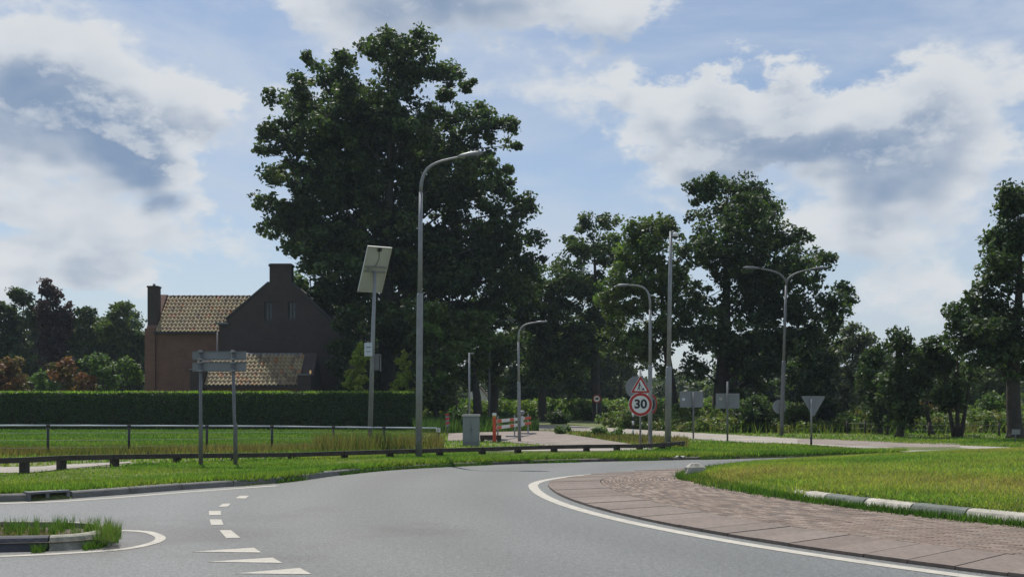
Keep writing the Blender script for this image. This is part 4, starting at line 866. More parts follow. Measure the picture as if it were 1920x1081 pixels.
def wall_with_holes(poly_fn, x0, x1, z0, y, t, holes, name, m, parent, step=.5):
    """wall in the xz plane made of vertical strips up to poly_fn(x), with rectangular openings"""
    xs = sorted(set([x0, x1] + [h[0] for h in holes] + [h[1] for h in holes] + poly_fn(None))); mb = MB()
    for a, b in zip(xs[:-1], xs[1:]):
        cuts = [h for h in holes if h[0] <= a + 1e-6 and h[1] >= b - 1e-6]; z = z0; segs = []
        for h in sorted(cuts, key=lambda q: q[2]): segs.append((z, z, h[2], h[2])); z = h[3]
        segs.append((z, z, poly_fn(b - 1e-6), poly_fn(a + 1e-6)))
        for (za, zb, zc, zd) in segs: mb.prism([(a, za), (b, zb), (b, zc), (a, zd)], y, y + t)
    return mb.build(name, m, parent)
def house():
    D = 62.0; cx = px(523, D)
    root = empty('brick_house', (cx, D, GZ), 'dark brick house with stepped gable chimney and tiled left wing behind the hedge', 'house')
    X = lambda u: px(u, D) - cx
    Z = lambda v: pz(v, D) - GZ
    xl, xr = X(411), X(636); apex_l, apex_r = X(505), X(546); za = Z(530); ze = Z(598); zsh = Z(598)
    def prof(x):
        if x is None: return [xl, X(426), apex_l, apex_r, X(622)]
        if x < X(426): return Z(606)
        if x < apex_l: return Z(598) + (x - X(426)) / (apex_l - X(426)) * (za - Z(598))
        if x < apex_r: return za + .02
        if x < X(622): return za + (x - apex_r) / (X(622) - apex_r) * (Z(604) - za)
        return Z(606)
    wins = [(X(496), X(511), Z(599), Z(565)), (X(540), X(555), Z(599), Z(565))]
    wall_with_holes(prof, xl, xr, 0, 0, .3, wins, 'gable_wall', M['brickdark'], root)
    for w in wins: window(root, (w[0] + w[1]) / 2, (w[2] + w[3]) / 2, w[1] - w[0], w[3] - w[2], .08, None)
    # verge coping
    for (xa, za_, xb, zb_) in ((X(424), Z(599), apex_l, za), (apex_r, za, X(624), Z(604))):
        d = Vector((xb - xa, 0, zb_ - za_)).normalized(); nrm = Vector((-d.z, 0, d.x)) * .11
        MB().prism([(xa, za_ + .003), (xb, zb_ + .003), (xb + nrm.x, zb_ + nrm.z), (xa + nrm.x, za_ + nrm.z)], -.05, .36).build('coping', M['leaddark'], root)
    # main chimney on the gable
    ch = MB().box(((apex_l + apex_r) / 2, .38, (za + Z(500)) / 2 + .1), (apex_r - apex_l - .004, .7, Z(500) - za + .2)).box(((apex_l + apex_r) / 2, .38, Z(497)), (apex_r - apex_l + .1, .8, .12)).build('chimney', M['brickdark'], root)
    # side walls, rear wall and main roof
    dep = 9.0
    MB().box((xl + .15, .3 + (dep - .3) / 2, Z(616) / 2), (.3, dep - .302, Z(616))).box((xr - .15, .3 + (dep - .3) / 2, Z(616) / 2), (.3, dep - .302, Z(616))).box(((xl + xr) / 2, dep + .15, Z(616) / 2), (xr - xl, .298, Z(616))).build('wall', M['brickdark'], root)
    xm = (apex_l + apex_r) / 2; zr = Z(520); rf = MB()
    for sx, xe in ((-1, xl - .1), (1, xr + .1)): 
        a = [(xe, Z(612)), (xm, zr), (xm, zr - .14), (xe, Z(612) - .14)]; rf.prism(a if sx < 0 else a[::-1], .31, dep + .2)
    rf.build('roof', M['ridge'], root)
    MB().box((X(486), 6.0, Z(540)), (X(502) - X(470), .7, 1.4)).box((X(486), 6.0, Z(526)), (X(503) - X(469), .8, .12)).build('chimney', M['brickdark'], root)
    MB().tube([(X(500), 6, Z(524)), (X(500), 6, Z(518))], .09, 8).build('chimney_pot', M['darkmetal'], root)
    # left wing: front wall, roof slope towards the camera, end parapet with chimney
    yw = 1.6; Dw = D + yw
    Xw = lambda u: px(u, Dw) - cx
    Zw = lambda v: pz(v, Dw) - GZ
    wl, wr = Xw(273), X(411) + .12; zE = Zw(623); dR = 2.25; Dr = Dw + dR; zR = pz(557, Dr) - GZ
    MB().box(((wl + wr) / 2, yw + .15, zE / 2), (wr - wl, .3, zE)).build('wall', M['brick'], root)
    MB().prism([(wl, 0), (wl + .3, 0), (wl + .3, .01), (wl, .01)], 0, 0.001) if False else None
    roof = MB().add([(Xw(292), yw - .12, zE - .02), (X(411) + 3.2, yw - .12, zE - .02), (X(411) + 3.2, yw + dR, zR), (Xw(292), yw + dR, zR), (X(411) + 3.2, yw + 2 * dR, zE), (Xw(292), yw + 2 * dR, zE)],
                    [(0, 1, 2, 3), (3, 2, 4, 5)]).build('wing_roof', M['rooftile'], root)
    lay_tiles(roof, Xw(293), X(480), yw - .14, zE, yw + dR - .06, zR - .03, 0, 0, 0, skip=lambda x, t: x > X(411) + .1 + (t * (X(470) - X(411))) + .3)
    rd = MB(); x = Xw(293)
    while x < X(474): rd.tube([(x, yw + dR, zR - .01), (x + .36, yw + dR, zR + .015)], [.115, .125], 8); x += .335
    rd.build('ridge', M['ridge'], roof)
    MB().box(((Xw(290) + X(409)) / 2, yw - .19, zE - .03), (X(409) - Xw(290), .12, .10)).build('gutter', M['darkmetal'], root)
    # end wall parapet of the wing
    c0 = pz(536, Dw) - GZ
    ew = [(yw - .15, 0), (yw + 2 * dR, 0), (yw + 2 * dR, zE), (yw + dR + .2, zR + .14), (yw + dR - .2, zR + .14), (yw + .12, zE + .24), (yw - .15, zE + .24)]
    mb = MB(); vs = [(wl - .002, y, z) for y, z in ew] + [(Xw(292), y, z) for y, z in ew]; n = 7
    mb.add(vs, [tuple(reversed(range(n))), tuple(range(n, 2 * n))] + [(i, (i + 1) % n, (i + 1) % n + n, i + n) for i in range(n)]); mb.build('end_wall', M['brick'], root)
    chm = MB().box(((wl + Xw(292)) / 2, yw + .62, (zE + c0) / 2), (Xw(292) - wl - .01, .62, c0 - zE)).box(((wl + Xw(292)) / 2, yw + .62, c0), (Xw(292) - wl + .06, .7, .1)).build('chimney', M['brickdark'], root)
    MB().tube([((wl + Xw(292)) / 2, yw + .62, c0), ((wl + Xw(292)) / 2, yw + .62, c0 + .2)], [.1, .08], 8).build('chimney_pot', M['lead'], chm)
    MB().tube([(X(408), -.06 + .0, Z(622)), (X(408), -.06, .2)], .04, 8).build('downpipe', M['lead'], root)
    MB().box((X(417), -.1, Z(606)), (X(428) - X(404), .24, .09)).build('kneeler', M['lead'], root)
house()
def annex():
    D = 58.5; cx = px(480, D)
    root = empty('brick_outbuilding', (cx, D, GZ), 'low outbuilding with a tiled roof in front of the dark gable', 'outbuilding')
    X = lambda u, d=D: px(u, d) - cx
    dR = 1.75; zE = pz(723, D) - GZ; zR = pz(665, D + dR) - GZ; xl, xr = X(383), X(560)
    MB().box(((xl + xr) / 2, .2, zE / 2), (xr - xl, .25, zE)).build('wall', M['brick'], root)
    MB().box(((xl + xr) / 2, 2 * dR - .2, zE / 2), (xr - xl, .25, zE)).build('wall', M['brick'], root)
    roof = MB().add([(xl, -.1, zE - .03), (xr, -.1, zE - .03), (xr, dR, zR), (xl, dR, zR), (xr, 2 * dR, zE), (xl, 2 * dR, zE)], [(0, 1, 2, 3), (3, 2, 4, 5)]).build('roof', M['rooftile'], root)
    lay_tiles(roof, xl, xr, -.12, zE, dR - .05, zR - .03, 0, 0, 0, pitchw=.232)
    rd = MB(); x = xl
    while x < xr - .2: rd.tube([(x, dR, zR - .01), (x + .36, dR, zR + .015)], [.10, .11], 8); x += .335
    rd.build('ridge', M['lead'], roof)
    MB().box(((xl + xr) / 2, -.17, zE - .04), (xr - xl, .10, .09)).build('gutter', M['darkmetal'], root)
    for a, b, zt in ((X(358), xl - .003, pz(693, D) - GZ), (xr + .003, X(584), pz(703, D) - GZ)):
        poly = [(-.2, 0), (2 * dR, 0), (2 * dR, zE), (dR, zR + .1), (.55, zt), (-.2, zt)]
        a_ = MB(); vs = [(a, y, z) for y, z in poly] + [(b, y, z) for y, z in poly]; n = 6
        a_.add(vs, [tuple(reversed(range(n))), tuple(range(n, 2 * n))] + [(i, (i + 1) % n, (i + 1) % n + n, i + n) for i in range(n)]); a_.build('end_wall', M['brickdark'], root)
        MB().box(((a + b) / 2, .17, zt + .03), (b - a + .08, .84, .06)).build('coping', M['lead'], root)
annex()
def lamp_on_wall():
    D = 57.3; o = empty('wall_lantern', (px(582, D), D, pz(697, D)), 'small glowing lantern at the right end of the outbuilding', 'lantern')
    m, nt, b = newmat('lantern_glow'); b.inputs['Base Color'].default_value = (.8, .5, .2, 1); b.inputs['Emission Color'].default_value = (1, .62, .25, 1); b.inputs['Emission Strength'].default_value = .2
    s = MB(); 
    s.tube([(0, 0, -.10), (0, 0, -.07), (0, 0, 0), (0, 0, .07), (0, 0, .1)], [.02, .045, .055, .045, .02], 10); s.build('globe', m, o)
    MB().tube([(0, .06, .12), (0, .06, -.55)], .02, 6).build('bracket', M['darkmetal'], o); MB().box((0, .03, .13), (.16, .14, .03)).build('cap', M['darkmetal'], o)
lamp_on_wall()
def far_house():
    D = 112.0; o = empty('farmhouse', (px(893, D), D, GZ), 'far pale gabled house seen small between the trunks behind the cabinet', 'house')
    X = lambda u: px(u, D) - px(893, D)
    Z = lambda v: pz(v, D) - GZ
    MB().prism([(X(878), 0), (X(912), 0), (X(912), Z(741)), (X(900), Z(727)), (X(890), Z(733)), (X(878), Z(735))], 0, 4).build('wall', M['farwall'], o)
    MB().prism([(X(899), Z(726)), (X(914), Z(743)), (X(914), Z(741)), (X(900), Z(724))], -.2, 4.2).build('roof', M['farroof'], o)
    w = MB().box((X(895), -.02, Z(738)), (.5, .05, .6)).build('window', M['frame'], o); MB().box((X(895), -.06, Z(738)), (.4, .02, .5)).build('pane', M['glass'], w)
far_house()

# ------------------------------------------------------------------ paddock fence and low rail
def paddock_fence():
    us = [-170, -60, 90, 242, 388, 510, 625, 720, 822]; ds = [27.2, 27.4, 27.8, 28.6, 29.6, 30.4, 31.2, 31.8, 32.4]
    P = [(px(u, d), d) for u, d in zip(us, ds)]; zt = .86; o = empty('paddock_fence', (P[0][0], P[0][1], GZ), 'low paddock fence with a thin pale top rail and dark posts', 'fence')
    ox, oy = P[0]; loc = [(x - ox, y - oy) for x, y in P]; H = [pz(v, d) - GZ for v, d in zip([796.5, 797, 797, 797.5, 798, 798.5, 800, 801, 802], ds)]
    for (x, y), h in zip(loc, H): MB().tube([(x, y, -.05), (x, y, h - .02)], .035, 7).tube([(x, y, h - .03), (x, y, h + .025)], [.045, .03], 7).build('post', M['darkmetal'], o)
    for (a, b, ha, hb) in zip(loc[:-1], loc[1:], H[:-1], H[1:]): MB().tube([(a[0] + .05, a[1], ha), (b[0] - .05, b[1], hb)], .024, 6).build('rail', M['boxwhite'], o)
    w = MB()
    for k in (.25, .5, .75): w.tube([(x, y - .04, h * k) for (x, y), h in zip(loc, H)], .004, 4, cap=False)
    w.build('wires', M['galvdark'], o)
    x, y = loc[-1]; MB().box((x, y - .05, H[-1] - .06), (.13, .015, .12)).box((x + .01, y - .06, H[-1] - .05), (.06, .003, .015), 1).box((x - .02, y - .06, H[-1] - .08), (.015, .003, .04), 1).build('notice_plate', [M['white'], M['darkmetal']], o)
paddock_fence()
def low_rail():
    pts = [(-60, 897), (42, 887), (112, 880), (212, 874), (330, 866.5), (438, 862.5), (545, 860), (645, 858.5), (730, 856), (824, 853.5), (904, 851.5), (971, 849), (1039, 847), (1100, 845.5), (1157, 844.5), (1200, 843), (1242, 841), (1280, 837.5)]
    P = [Vector(onland(*p) + (0,)) for p in pts]; o0 = P[0]; tops = [858.5, 856.5, 853, 851, 849.5, 848.5, 847.5, 844.5, 842, 839.5, 837.5, 835.5, 833.5, 832.5, 832, 831.5, 829.5, 826]
    o = empty('low_wooden_rail', (o0.x, o0.y, GZ), 'long low dark timber guard rail on short posts along the verge', 'guard rail')
    H = [pz(t, p.y) - GZ for t, p in zip(tops, P)]
    Q = [p - o0 for p in P]
    for i, (q, h) in enumerate(zip(Q, H)):
        a = (Q[min(i + 1, len(Q) - 1)] - Q[max(i - 1, 0)]); an = math.atan2(a.y, a.x)
        MB().box((q.x, q.y + .085, (h - .02) / 2 - .06), (.15, .13, h - .02 + .12), rz=an + random.uniform(-.08, .08)).build('post', M['wood'], o)
    for i in range(len(Q) - 1):
        a = Q[i].copy(); b = Q[i + 1].copy(); a.z = H[i] - .055; b.z = H[i + 1] - .055; d = b - a; an = math.atan2(d.y, d.x); L = d.length
        mb = MB().box((0, 0, 0), (L - .012, .10, .105)); Mx = Matrix.Translation((a + b) / 2 + Vector((0, -.055, 0))) @ Matrix.Rotation(an, 4, 'Z') @ Matrix.Rotation(-math.atan2(d.z, math.hypot(d.x, d.y)), 4, 'Y')
        mb.xform(Mx).build('beam', M['wood'], o)
low_rail()
def short_rail():
    a = Vector(onland(900, 828) + (GZ,)); b = Vector(onland(940, 828) + (GZ,)); o = empty('short_wooden_rail', a, 'short low dark rail between the grey cabinet and the red post', 'guard rail')
    MB().box(((b - a).x / 2, 0, .16), ((b - a).x, .12, .16)).build('beam', M['wood'], o)
    for x in (.08, (b - a).x - .08): MB().box((x, .09, .1), (.12, .06, .22)).build('post', M['wood'], o)
short_rail()
def wire_fence():
    us = [1588, 1622, 1664, 1742, 1800, 1873]; vs = [812, 813, 815, 817, 818, 818]; o = None
    for i, (u, v) in enumerate(zip(us, vs)):
        x, y = onland(u, v)
        if o is None: o = empty('wire_fence', (x, y, GZ), 'low wire fence with short dark posts in front of the pollard', 'fence'); x0, y0 = x, y; loc = []
        loc.append((x - x0, y - y0)); MB().tube([(x - x0, y - y0, -.05), (x - x0, y - y0, .55)], [.05, .045], 7).build('post', M['wood'], o)
    w = MB()
    for k in (.25, .45): w.tube([(x, y - .05, k) for x, y in loc], .006, 4, cap=False)
    w.build('wires', M['galvdark'], o)
wire_fence()

# ------------------------------------------------------------------ street lamps, poles
def bez(p, n=8):
    P = [np.array(q, float) for q in p]; out = []
    for t in np.linspace(0, 1, n):
        Q = P
        while len(Q) > 1: Q = [Q[i] * (1 - t) + Q[i + 1] * t for i in range(len(Q) - 1)]
        out.append(tuple(Q[0]))
    return out
def head(parent, x0, x1, y, z0, z1, m):
    """flat tapering luminaire from x0 to x1 with a glass underside"""
    s = 1 if x1 > x0 else -1; L = abs(x1 - x0); mb = MB(); h = min(.13, L * .18)
    prof = [(0, .3), (.12, .75), (.45, 1), (.8, .9), (1, .5)]; vs = []
    for t, k in prof:
        x = x0 + (x1 - x0) * t; z = z0 + (z1 - z0) * t; w = .12 * k * min(1, L / .5)
        vs += [(x, y - w, z - h * .35 * k), (x, y + w, z - h * .35 * k), (x, y + w * .7, z + h * .5 * k), (x, y - w * .7, z + h * .5 * k)]
    fs = [(0, 1, 2, 3), (19, 18, 17, 16)] + [(4 * i + j, 4 * i + 4 + j, 4 * i + 4 + (j + 1) % 4, 4 * i + (j + 1) % 4) for i in range(4) for j in range(4)]
    mb.add(vs, fs, 0, True); l = mb.build('luminaire', m, parent)
    MB().box(((x0 + x1) / 2 + s * L * .06, y, (z0 + z1) / 2 - h * .42), (L * .5, .12, .02)).build('glass', M['glass'], l); return l
def lamp(label, u, v, vtop, ucollar, vcollar, arms, rl, ru, utop, m='galv', D=None):
    """arms: list of pixel traces from the pole shoulder to the lamp tip"""
    D = D or F * (HC - GZ) / (v - V0); x0 = px(u, D); o = empty('street_lamp', (x0, D, GZ), label, 'street lamp', 'street lamps round the junction')
    X = lambda q: px(q, D) - x0
    Z = lambda q: pz(q, D) - GZ
    zc = Z(vcollar); s0 = arms[0][0]
    lean = lambda z: X(utop) * z / Z(s0[1])
    MB().tube([(0, 0, -.05), (lean(zc * .5), 0, zc * .5), (lean(zc), 0, zc), (lean(zc), 0, zc + .04), (lean(zc), 0, zc + .09)], [rl, rl * .96, rl * .94, rl * .9, ru * 1.02], 12).build('base_section', M[m], o)
    MB().box((0, -rl * .98, .55), (rl * 1.0, .015, .35)).build('hatch', M['galvdark'], o)
    MB().tube([(lean(zc), 0, zc + .05), (lean(Z(s0[1])), 0, Z(s0[1]))], [ru, ru * .78], 12).build('pole', M[m], o)
    for tr in arms:
        pts = bez([(X(a), 0, Z(b)) for a, b in tr], 12); k = 9 if len(tr) > 2 else 8
        MB().tube(pts[:k + 1], [ru * .74 + (ru * .38 - ru * .74) * i / k for i in range(k + 1)], 8).build('arm', M[m], o)
        a, b = pts[k - 1], pts[-1]; head(o, a[0], b[0], 0, a[2] + .01, b[2] + .01, M[m])
    return o
lamp('tall grey street lamp with a curved arm, nearest lamp, in front of the oak', 785, 855, 290, 786, 556, [[(789, 360), (790, 300), (815, 306), (860, 293), (905, 287)]], .085, .062, 789)
lamp('slim street lamp left of the barrier with its arm bent to the right', 974, 827, 604, 974, 720, [[(972, 640), (971, 604), (985, 607), (1005, 603), (1024, 603)]], .062, .045, 972)
lamp('street lamp behind the road works sign with its arm bent to the left', 1219, 840, 534, 1219, 690, [[(1219, 580), (1221, 530), (1203, 536), (1180, 532), (1155, 536)]], .068, .05, 1219)
lamp('twin-armed street lamp in front of the broad domed tree', 1465, 817, 515, 1468, 680, [[(1474, 535), (1474, 512), (1500, 510), (1520, 502), (1550, 502)], [(1474, 530), (1470, 508), (1445, 508), (1428, 501), (1394, 502)]], .085, .062, 1474, 'galvdark')
lamp('distant dark street lamp under the oak with its arm pointing right', 917, 795, 600, 917, 700, [[(919, 625), (918, 600), (930, 601), (945, 600), (968, 600)]], .06, .05, 918, 'galvdark')
def thin_pole():
    D = 48.0; o = empty('thin_pole', (px(880, D), D, GZ), 'thin pale pole with a short crosspiece behind the grey cabinet', 'pole'); h = pz(661, D) - GZ
    MB().tube([(0, 0, -.05), (0, 0, h)], [.05, .04], 8).build('pole', M['galv'], o); MB().box((.1, 0, h - .02), (.24, .05, .05)).build('bracket', M['galv'], o)
thin_pole()
def camera_pole():
    D = F * 1.4 / (839 - V0); x0 = px(1252, D); o = empty('camera_pole', (x0, D, GZ), 'tall grey pole with a white dome camera on top, right of the road works sign', 'camera pole')
    X = lambda q: px(q, D) - x0
    Z = lambda q: pz(q, D) - GZ
    MB().tube([(0, 0, -.05), (X(1254), 0, Z(690)), (X(1254), 0, Z(686))], [.098, .092, .07], 12).build('base_section', M['galv'], o)
    MB().tube([(X(1254), 0, Z(688)), (X(1256), 0, Z(550)), (X(1258), 0, Z(434))], [.068, .06, .048], 12).build('pole', M['galv'], o)
    MB().tube([(X(1258), 0, Z(436)), (X(1263), 0, Z(433)), (X(1266), 0, Z(436))], .022, 8).build('arm', M['galv'], o)
    z = Z(441); x = X(1266); q = MB().tube([(x, 0, z + .09), (x, 0, z + .07), (x, 0, z), (x, 0, z - .04)], [.03, .085, .10, .10], 12).build('dome_camera', M['white'], o)
    MB().tube([(x, 0, z - .04), (x, 0, z - .09), (x, 0, z - .12)], [.085, .07, .02], 12).build('lens_dome', M['glass'], q)
camera_pole()
def solar_pole():
    D = F * 1.4 / (839 - V0); x0 = px(693, D); o = empty('solar_pole', (x0, D, GZ), 'leaning pole carrying a tilted solar panel and a white box, behind the low rail', 'solar pole')
    X = lambda q: px(q, D) - x0
    Z = lambda q: pz(q, D) - GZ
    MB().tube([(0, 0, -.05), (X(699), 0, Z(640)), (X(703), 0, Z(508))], [.078, .062, .045], 12).build('pole', M['galv'], o)
    psi = rad(30); tilt = rad(58); w = .75; l = 1.48; Rm = Matrix.Rotation(psi, 4, 'Z') @ Matrix.Rotation(tilt, 4, 'X').inverted() @ Matrix.Identity(4)
    # local panel: x = width, y = up the slope, z = outward normal; upper edge leans to the camera
    ax = Vector((math.cos(psi), math.sin(psi), 0)); up = Vector((math.sin(psi) * math.cos(tilt), -math.cos(psi) * math.cos(tilt), math.sin(tilt))); nz = ax.cross(up)
    c = Vector((X(702.5), .02, Z(505))); Mx = Matrix(((ax.x, up.x, nz.x, c.x), (ax.y, up.y, nz.y, c.y), (ax.z, up.z, nz.z, c.z), (0, 0, 0, 1)))
    # the sunny face points away from the camera
    sgn = -1 if nz.y > 0 else 1
    pnl = MB().box((0, 0, -.0 * sgn), (w, l, .008)).xform(Mx).build('solar_panel', M['panelback'], o)
    MB().box((0, 0, -sgn * .008), (w - .03, l - .03, .006)).xform(Mx).build('solar_cells', M['pv'], pnl)
    fr = MB()
    for (x, y, sx, sy) in ((0, l / 2, w + .03, .03), (0, -l / 2, w + .03, .03), (-w / 2, 0, .03, l - .032), (w / 2, 0, .03, l - .032)): fr.box((x, y, 0), (sx, sy, .05))
    fr.xform(Mx).build('panel_frame', M['alu'], pnl)
    bk = MB()
    for y in (-.06, .10): bk.box((0, y, .03 * sgn), (w - .06, .04, .035))
    bk.box((-.17, .02, .05 * sgn), (.12, .13, .03)).xform(Mx).build('mounting_rails', M['galv'], pnl)
    MB().box((.0, l * .45, .03 * sgn), (.12, .10, .04)).xform(Mx).build('junction_box', M['black'], pnl)
    MB().tube([tuple(Mx @ Vector(q)) for q in ((0, l * .42, .03 * sgn), (.05, l * .25, .03 * sgn), (-.02, .13, .04 * sgn))], .008, 5).build('cable', M['black'], pnl)
    b = MB().box((X(691.5), -.06, Z(655)), (.23, .16, .40)).build('control_box', M['boxwhite'], o)
    MB().box((X(692), -.142, Z(651)), (.15, .003, .028)).box((X(692), -.142, Z(659)), (.13, .003, .022)).build('lettering', M['galvdark'], b)
    MB().box((X(706), .05, Z(664)), (.22, .06, .04)).box((X(713), .05, Z(680)), (.035, .05, .5)).box((X(705), .03, Z(679)), (.17, .04, .46)).build('side_bracket', M['galvdark'], o)
solar_pole()

# ------------------------------------------------------------------ signs
def text_mesh(body, size, m, name, parent, loc, offset=0.0, rot=None, xs=1.0):
    cu = bpy.data.curves.new(name, 'FONT'); cu.body = body; cu.size = size; cu.extrude = .001; cu.offset = offset; cu.align_x = 'CENTER'; cu.align_y = 'CENTER'
    t = bpy.data.objects.new(name, cu); COL.objects.link(t); bpy.context.view_layer.update()
    me = bpy.data.meshes.new_from_object(t.evaluated_get(bpy.context.evaluated_depsgraph_get())); bpy.data.objects.remove(t)
    me.materials.clear(); me.materials.append(m); o = link(name, me, parent); o.location = loc; o.rotation_euler = rot or (math.pi / 2, 0, 0); o.scale = (xs, 1, 1); return o
def disc(mb, cx, cz, r, y0, y1, mi=0, n=32, x2=1.0):
    mb.prism([(cx + r * math.cos(2 * math.pi * k / n), cz + r * math.sin(2 * math.pi * k / n)) for k in range(n)], y0, y1, mi); return mb
def roundtri(mb, cx, cz, w, h, y0, y1, mi, rr, inv=False):
    s = -1 if inv else 1; C = [(-w / 2, -h / 3), (w / 2, -h / 3), (0, 2 * h / 3)]; poly = []
    for i, (x, z) in enumerate(C):
        p = Vector((x, z)); a = (Vector(C[i - 1]) - p).normalized(); b = (Vector(C[(i + 1) % 3]) - p).normalized(); q = rr / math.tan(math.acos(a.dot(b)) / 2)
        for t in (0, .25, .5, .75, 1): v = (p + a * q) * (1 - t) ** 2 + p * 2 * t * (1 - t) + (p + b * q) * t * t; poly.append((cx + v.x, cz + s * v.y))
    if inv: poly = poly[::-1]
    mb.prism(poly, y0, y1, mi); return mb
def works_sign():
    D = 31.0; x0 = px(1201, D); o = empty('road_works_sign', (x0, D, GZ), 'red triangle road works sign above a round red-rimmed 30 sign on one thin post', 'road sign')
    Z = lambda q: pz(q, D) - GZ
    X = lambda q: px(q, D) - x0
    MB().tube([(0, .05, -.05), (0, .05, Z(692))], .03, 8).build('post', M['galv'], o)
    # triangle
    w = 38 * D / F * 1.0; h = w * .87; cz = Z(736) + h / 3; t = roundtri(MB(), 0, cz, w, h, 0, .02, 0, .035)
    t = t.build('warning_triangle', M['white'], o)
    roundtri(MB(), 0, cz, w - .02, h - .02, -.004, -.0005, 0, .03).build('red_border', M['red'], t)
    roundtri(MB(), 0, cz - .002, w * .66, h * .66, -.008, -.0045, 0, .02).build('white_field', M['white'], t)
    s = w / .70; b = MB(); y0, y1 = -.0115, -.0085
    P = lambda pts: [(x * s, cz + z * s) for x, z in pts]
    disc(b, -.035 * s, cz + .135 * s, .024 * s, y0, y1, 0, 14)                                        # head
    b.prism(P([(-.075, .02), (-.03, .02), (-.005, .09), (-.03, .112), (-.06, .10)]), y0, y1)           # bent torso
    b.prism(P([(-.115, -.105), (-.09, -.105), (-.055, -.03), (-.035, .018), (-.07, .018)]), y0, y1)    # rear leg
    b.prism(P([(-.035, -.105), (-.012, -.105), (-.03, -.02), (-.036, .018), (-.06, .018), (-.052, -.03)]), y0, y1)   # front leg
    b.prism(P([(-.012, .075), (.022, .035), (.012, .024), (-.02, .06)]), y0, y1)                       # arm
    b.prism(P([(-.005, .055), (.045, -.06), (.055, -.055), (.007, .062)]), y0 - .001, y1)                      # shovel shaft
    b.prism(P([(.025, -.105), (.155, -.105), (.10, -.03), (.075, -.045), (.05, -.07)]), y0, y1)        # heap
    b.build('digging_figure', M['black'], t)
    # round 30
    r = 22.3 * D / F; cz = Z(757.5); t = disc(MB(), 0, cz, r, 0, .02).build('speed_plate', M['white'], o)
    disc(MB(), 0, cz, r - .012, -.004, -.0005).build('red_border', M['red'], t); disc(MB(), 0, cz, r * .735, -.008, -.0045).build('white_field', M['white'], t)
    text_mesh('30', r * 1.02, M['black'], 'numerals', t, (0, -.0105, cz), .012, xs=1.06)
    MB().box((0, .035, Z(742)), (.30, .02, .03)).build('bracket', M['galv'], o)
works_sign()
def side_sign():
    D = F * 1.4 / (840 - V0) + .16; x0 = px(1222, D); o = empty('round_prohibition_sign', (x0, D, pz(757, D)), 'round red-rimmed sign turned sideways, half hidden behind the 30 sign', 'road sign', rz=rad(50))
    r = 19 * D / F
    t = disc(MB(), 0, 0, r, 0, .02).build('plate', M['signback'], o); disc(MB(), 0, 0, r - .012, -.004, -.0005).build('red_border', M['red'], t); disc(MB(), 0, 0, r * .72, -.008, -.0045).build('shade_tinted_field', M['signback'], t)  # white field drawn in grey: its shade is put into the colour
    k = MB(); k.prism([(r * .5 * math.cos(a), r * .55 * math.sin(a)) for a in np.linspace(-2.0, 1.0, 9)] + [(r * .22 * math.cos(a), r * .3 * math.sin(a)) for a in np.linspace(1.0, -2.0, 9)], -.012, -.0085); k.build('arrow', M['black'], t)
    MB().box((0, .035, 0), (.1, .03, .05)).build('bracket', M['galv'], o)
side_sign()
def banded_post():
    D = F * 1.4 / (819 - V0); x0 = px(1187, D); o = empty('banded_sign_post', (x0, D, GZ), 'black and white banded post with a grey disc sign back, left of the 30 sign', 'road sign')
    h = pz(704, D) - GZ; n = 15; z = -.03
    for i in range(n):
        a = i * h / n; MB().tube([(0, 0, a - (.05 if i == 0 else 0)), (0, 0, a + h / n - .002)], .042, 10, smooth=True).build('band', M['black'] if i % 2 == 0 else M['white'], o)
    t = disc(MB(), px(1194, D) - x0, pz(726, D) - GZ, 21.5 * D / F, -.075, -.052).build('sign_disc', M['signback'], o)
banded_post()
def direction_sign():
    d0 = F * 1.4 / (870.5 - V0); x0 = px(407, d0); o = empty('direction_sign', (x0, d0, GZ), 'back of a two-board grey direction sign on two posts at the left', 'direction sign')
    X = lambda q: px(q, d0) - x0
    Z = lambda q: pz(q, d0) - GZ
    for ub, ut in ((376.5, 376), (441.5, 436.5)):
        MB().tube([(X(ub), 0, -.05), (X(ub) * .99 + X(ut) * .01, 0, Z(796)), (X(ub * .6 + ut * .4), 0, Z(788)), (X(ut), 0, Z(656))], [.046, .046, .036, .034], 10).build('post', M['galvdark'], o)
    for vt, vb in ((657.5, 674.5), (678, 696)):
        pl = MB().box(((X(359.5) + X(460)) / 2, .065, (Z(vt) + Z(vb)) / 2), (X(460) - X(359.5), .03, Z(vt) - Z(vb))).build('sign_board', M['signback'], o)
        MB().box(((X(359.5) + X(460)) / 2, .045, Z(vt) - .012), (X(460) - X(359.5) - .01, .012, .022)).box(((X(359.5) + X(460)) / 2, .045, Z(vb) + .012), (X(460) - X(359.5) - .01, .012, .022)).build('stiffener', M['galvdark'], pl)
        for u in (376, 437):
            for v in (vt + 1.5, vb - 1.5): MB().box((X(u), -.01, Z(v)), (.11, .10, .03)).build('clamp', M['galv'], pl)
direction_sign()
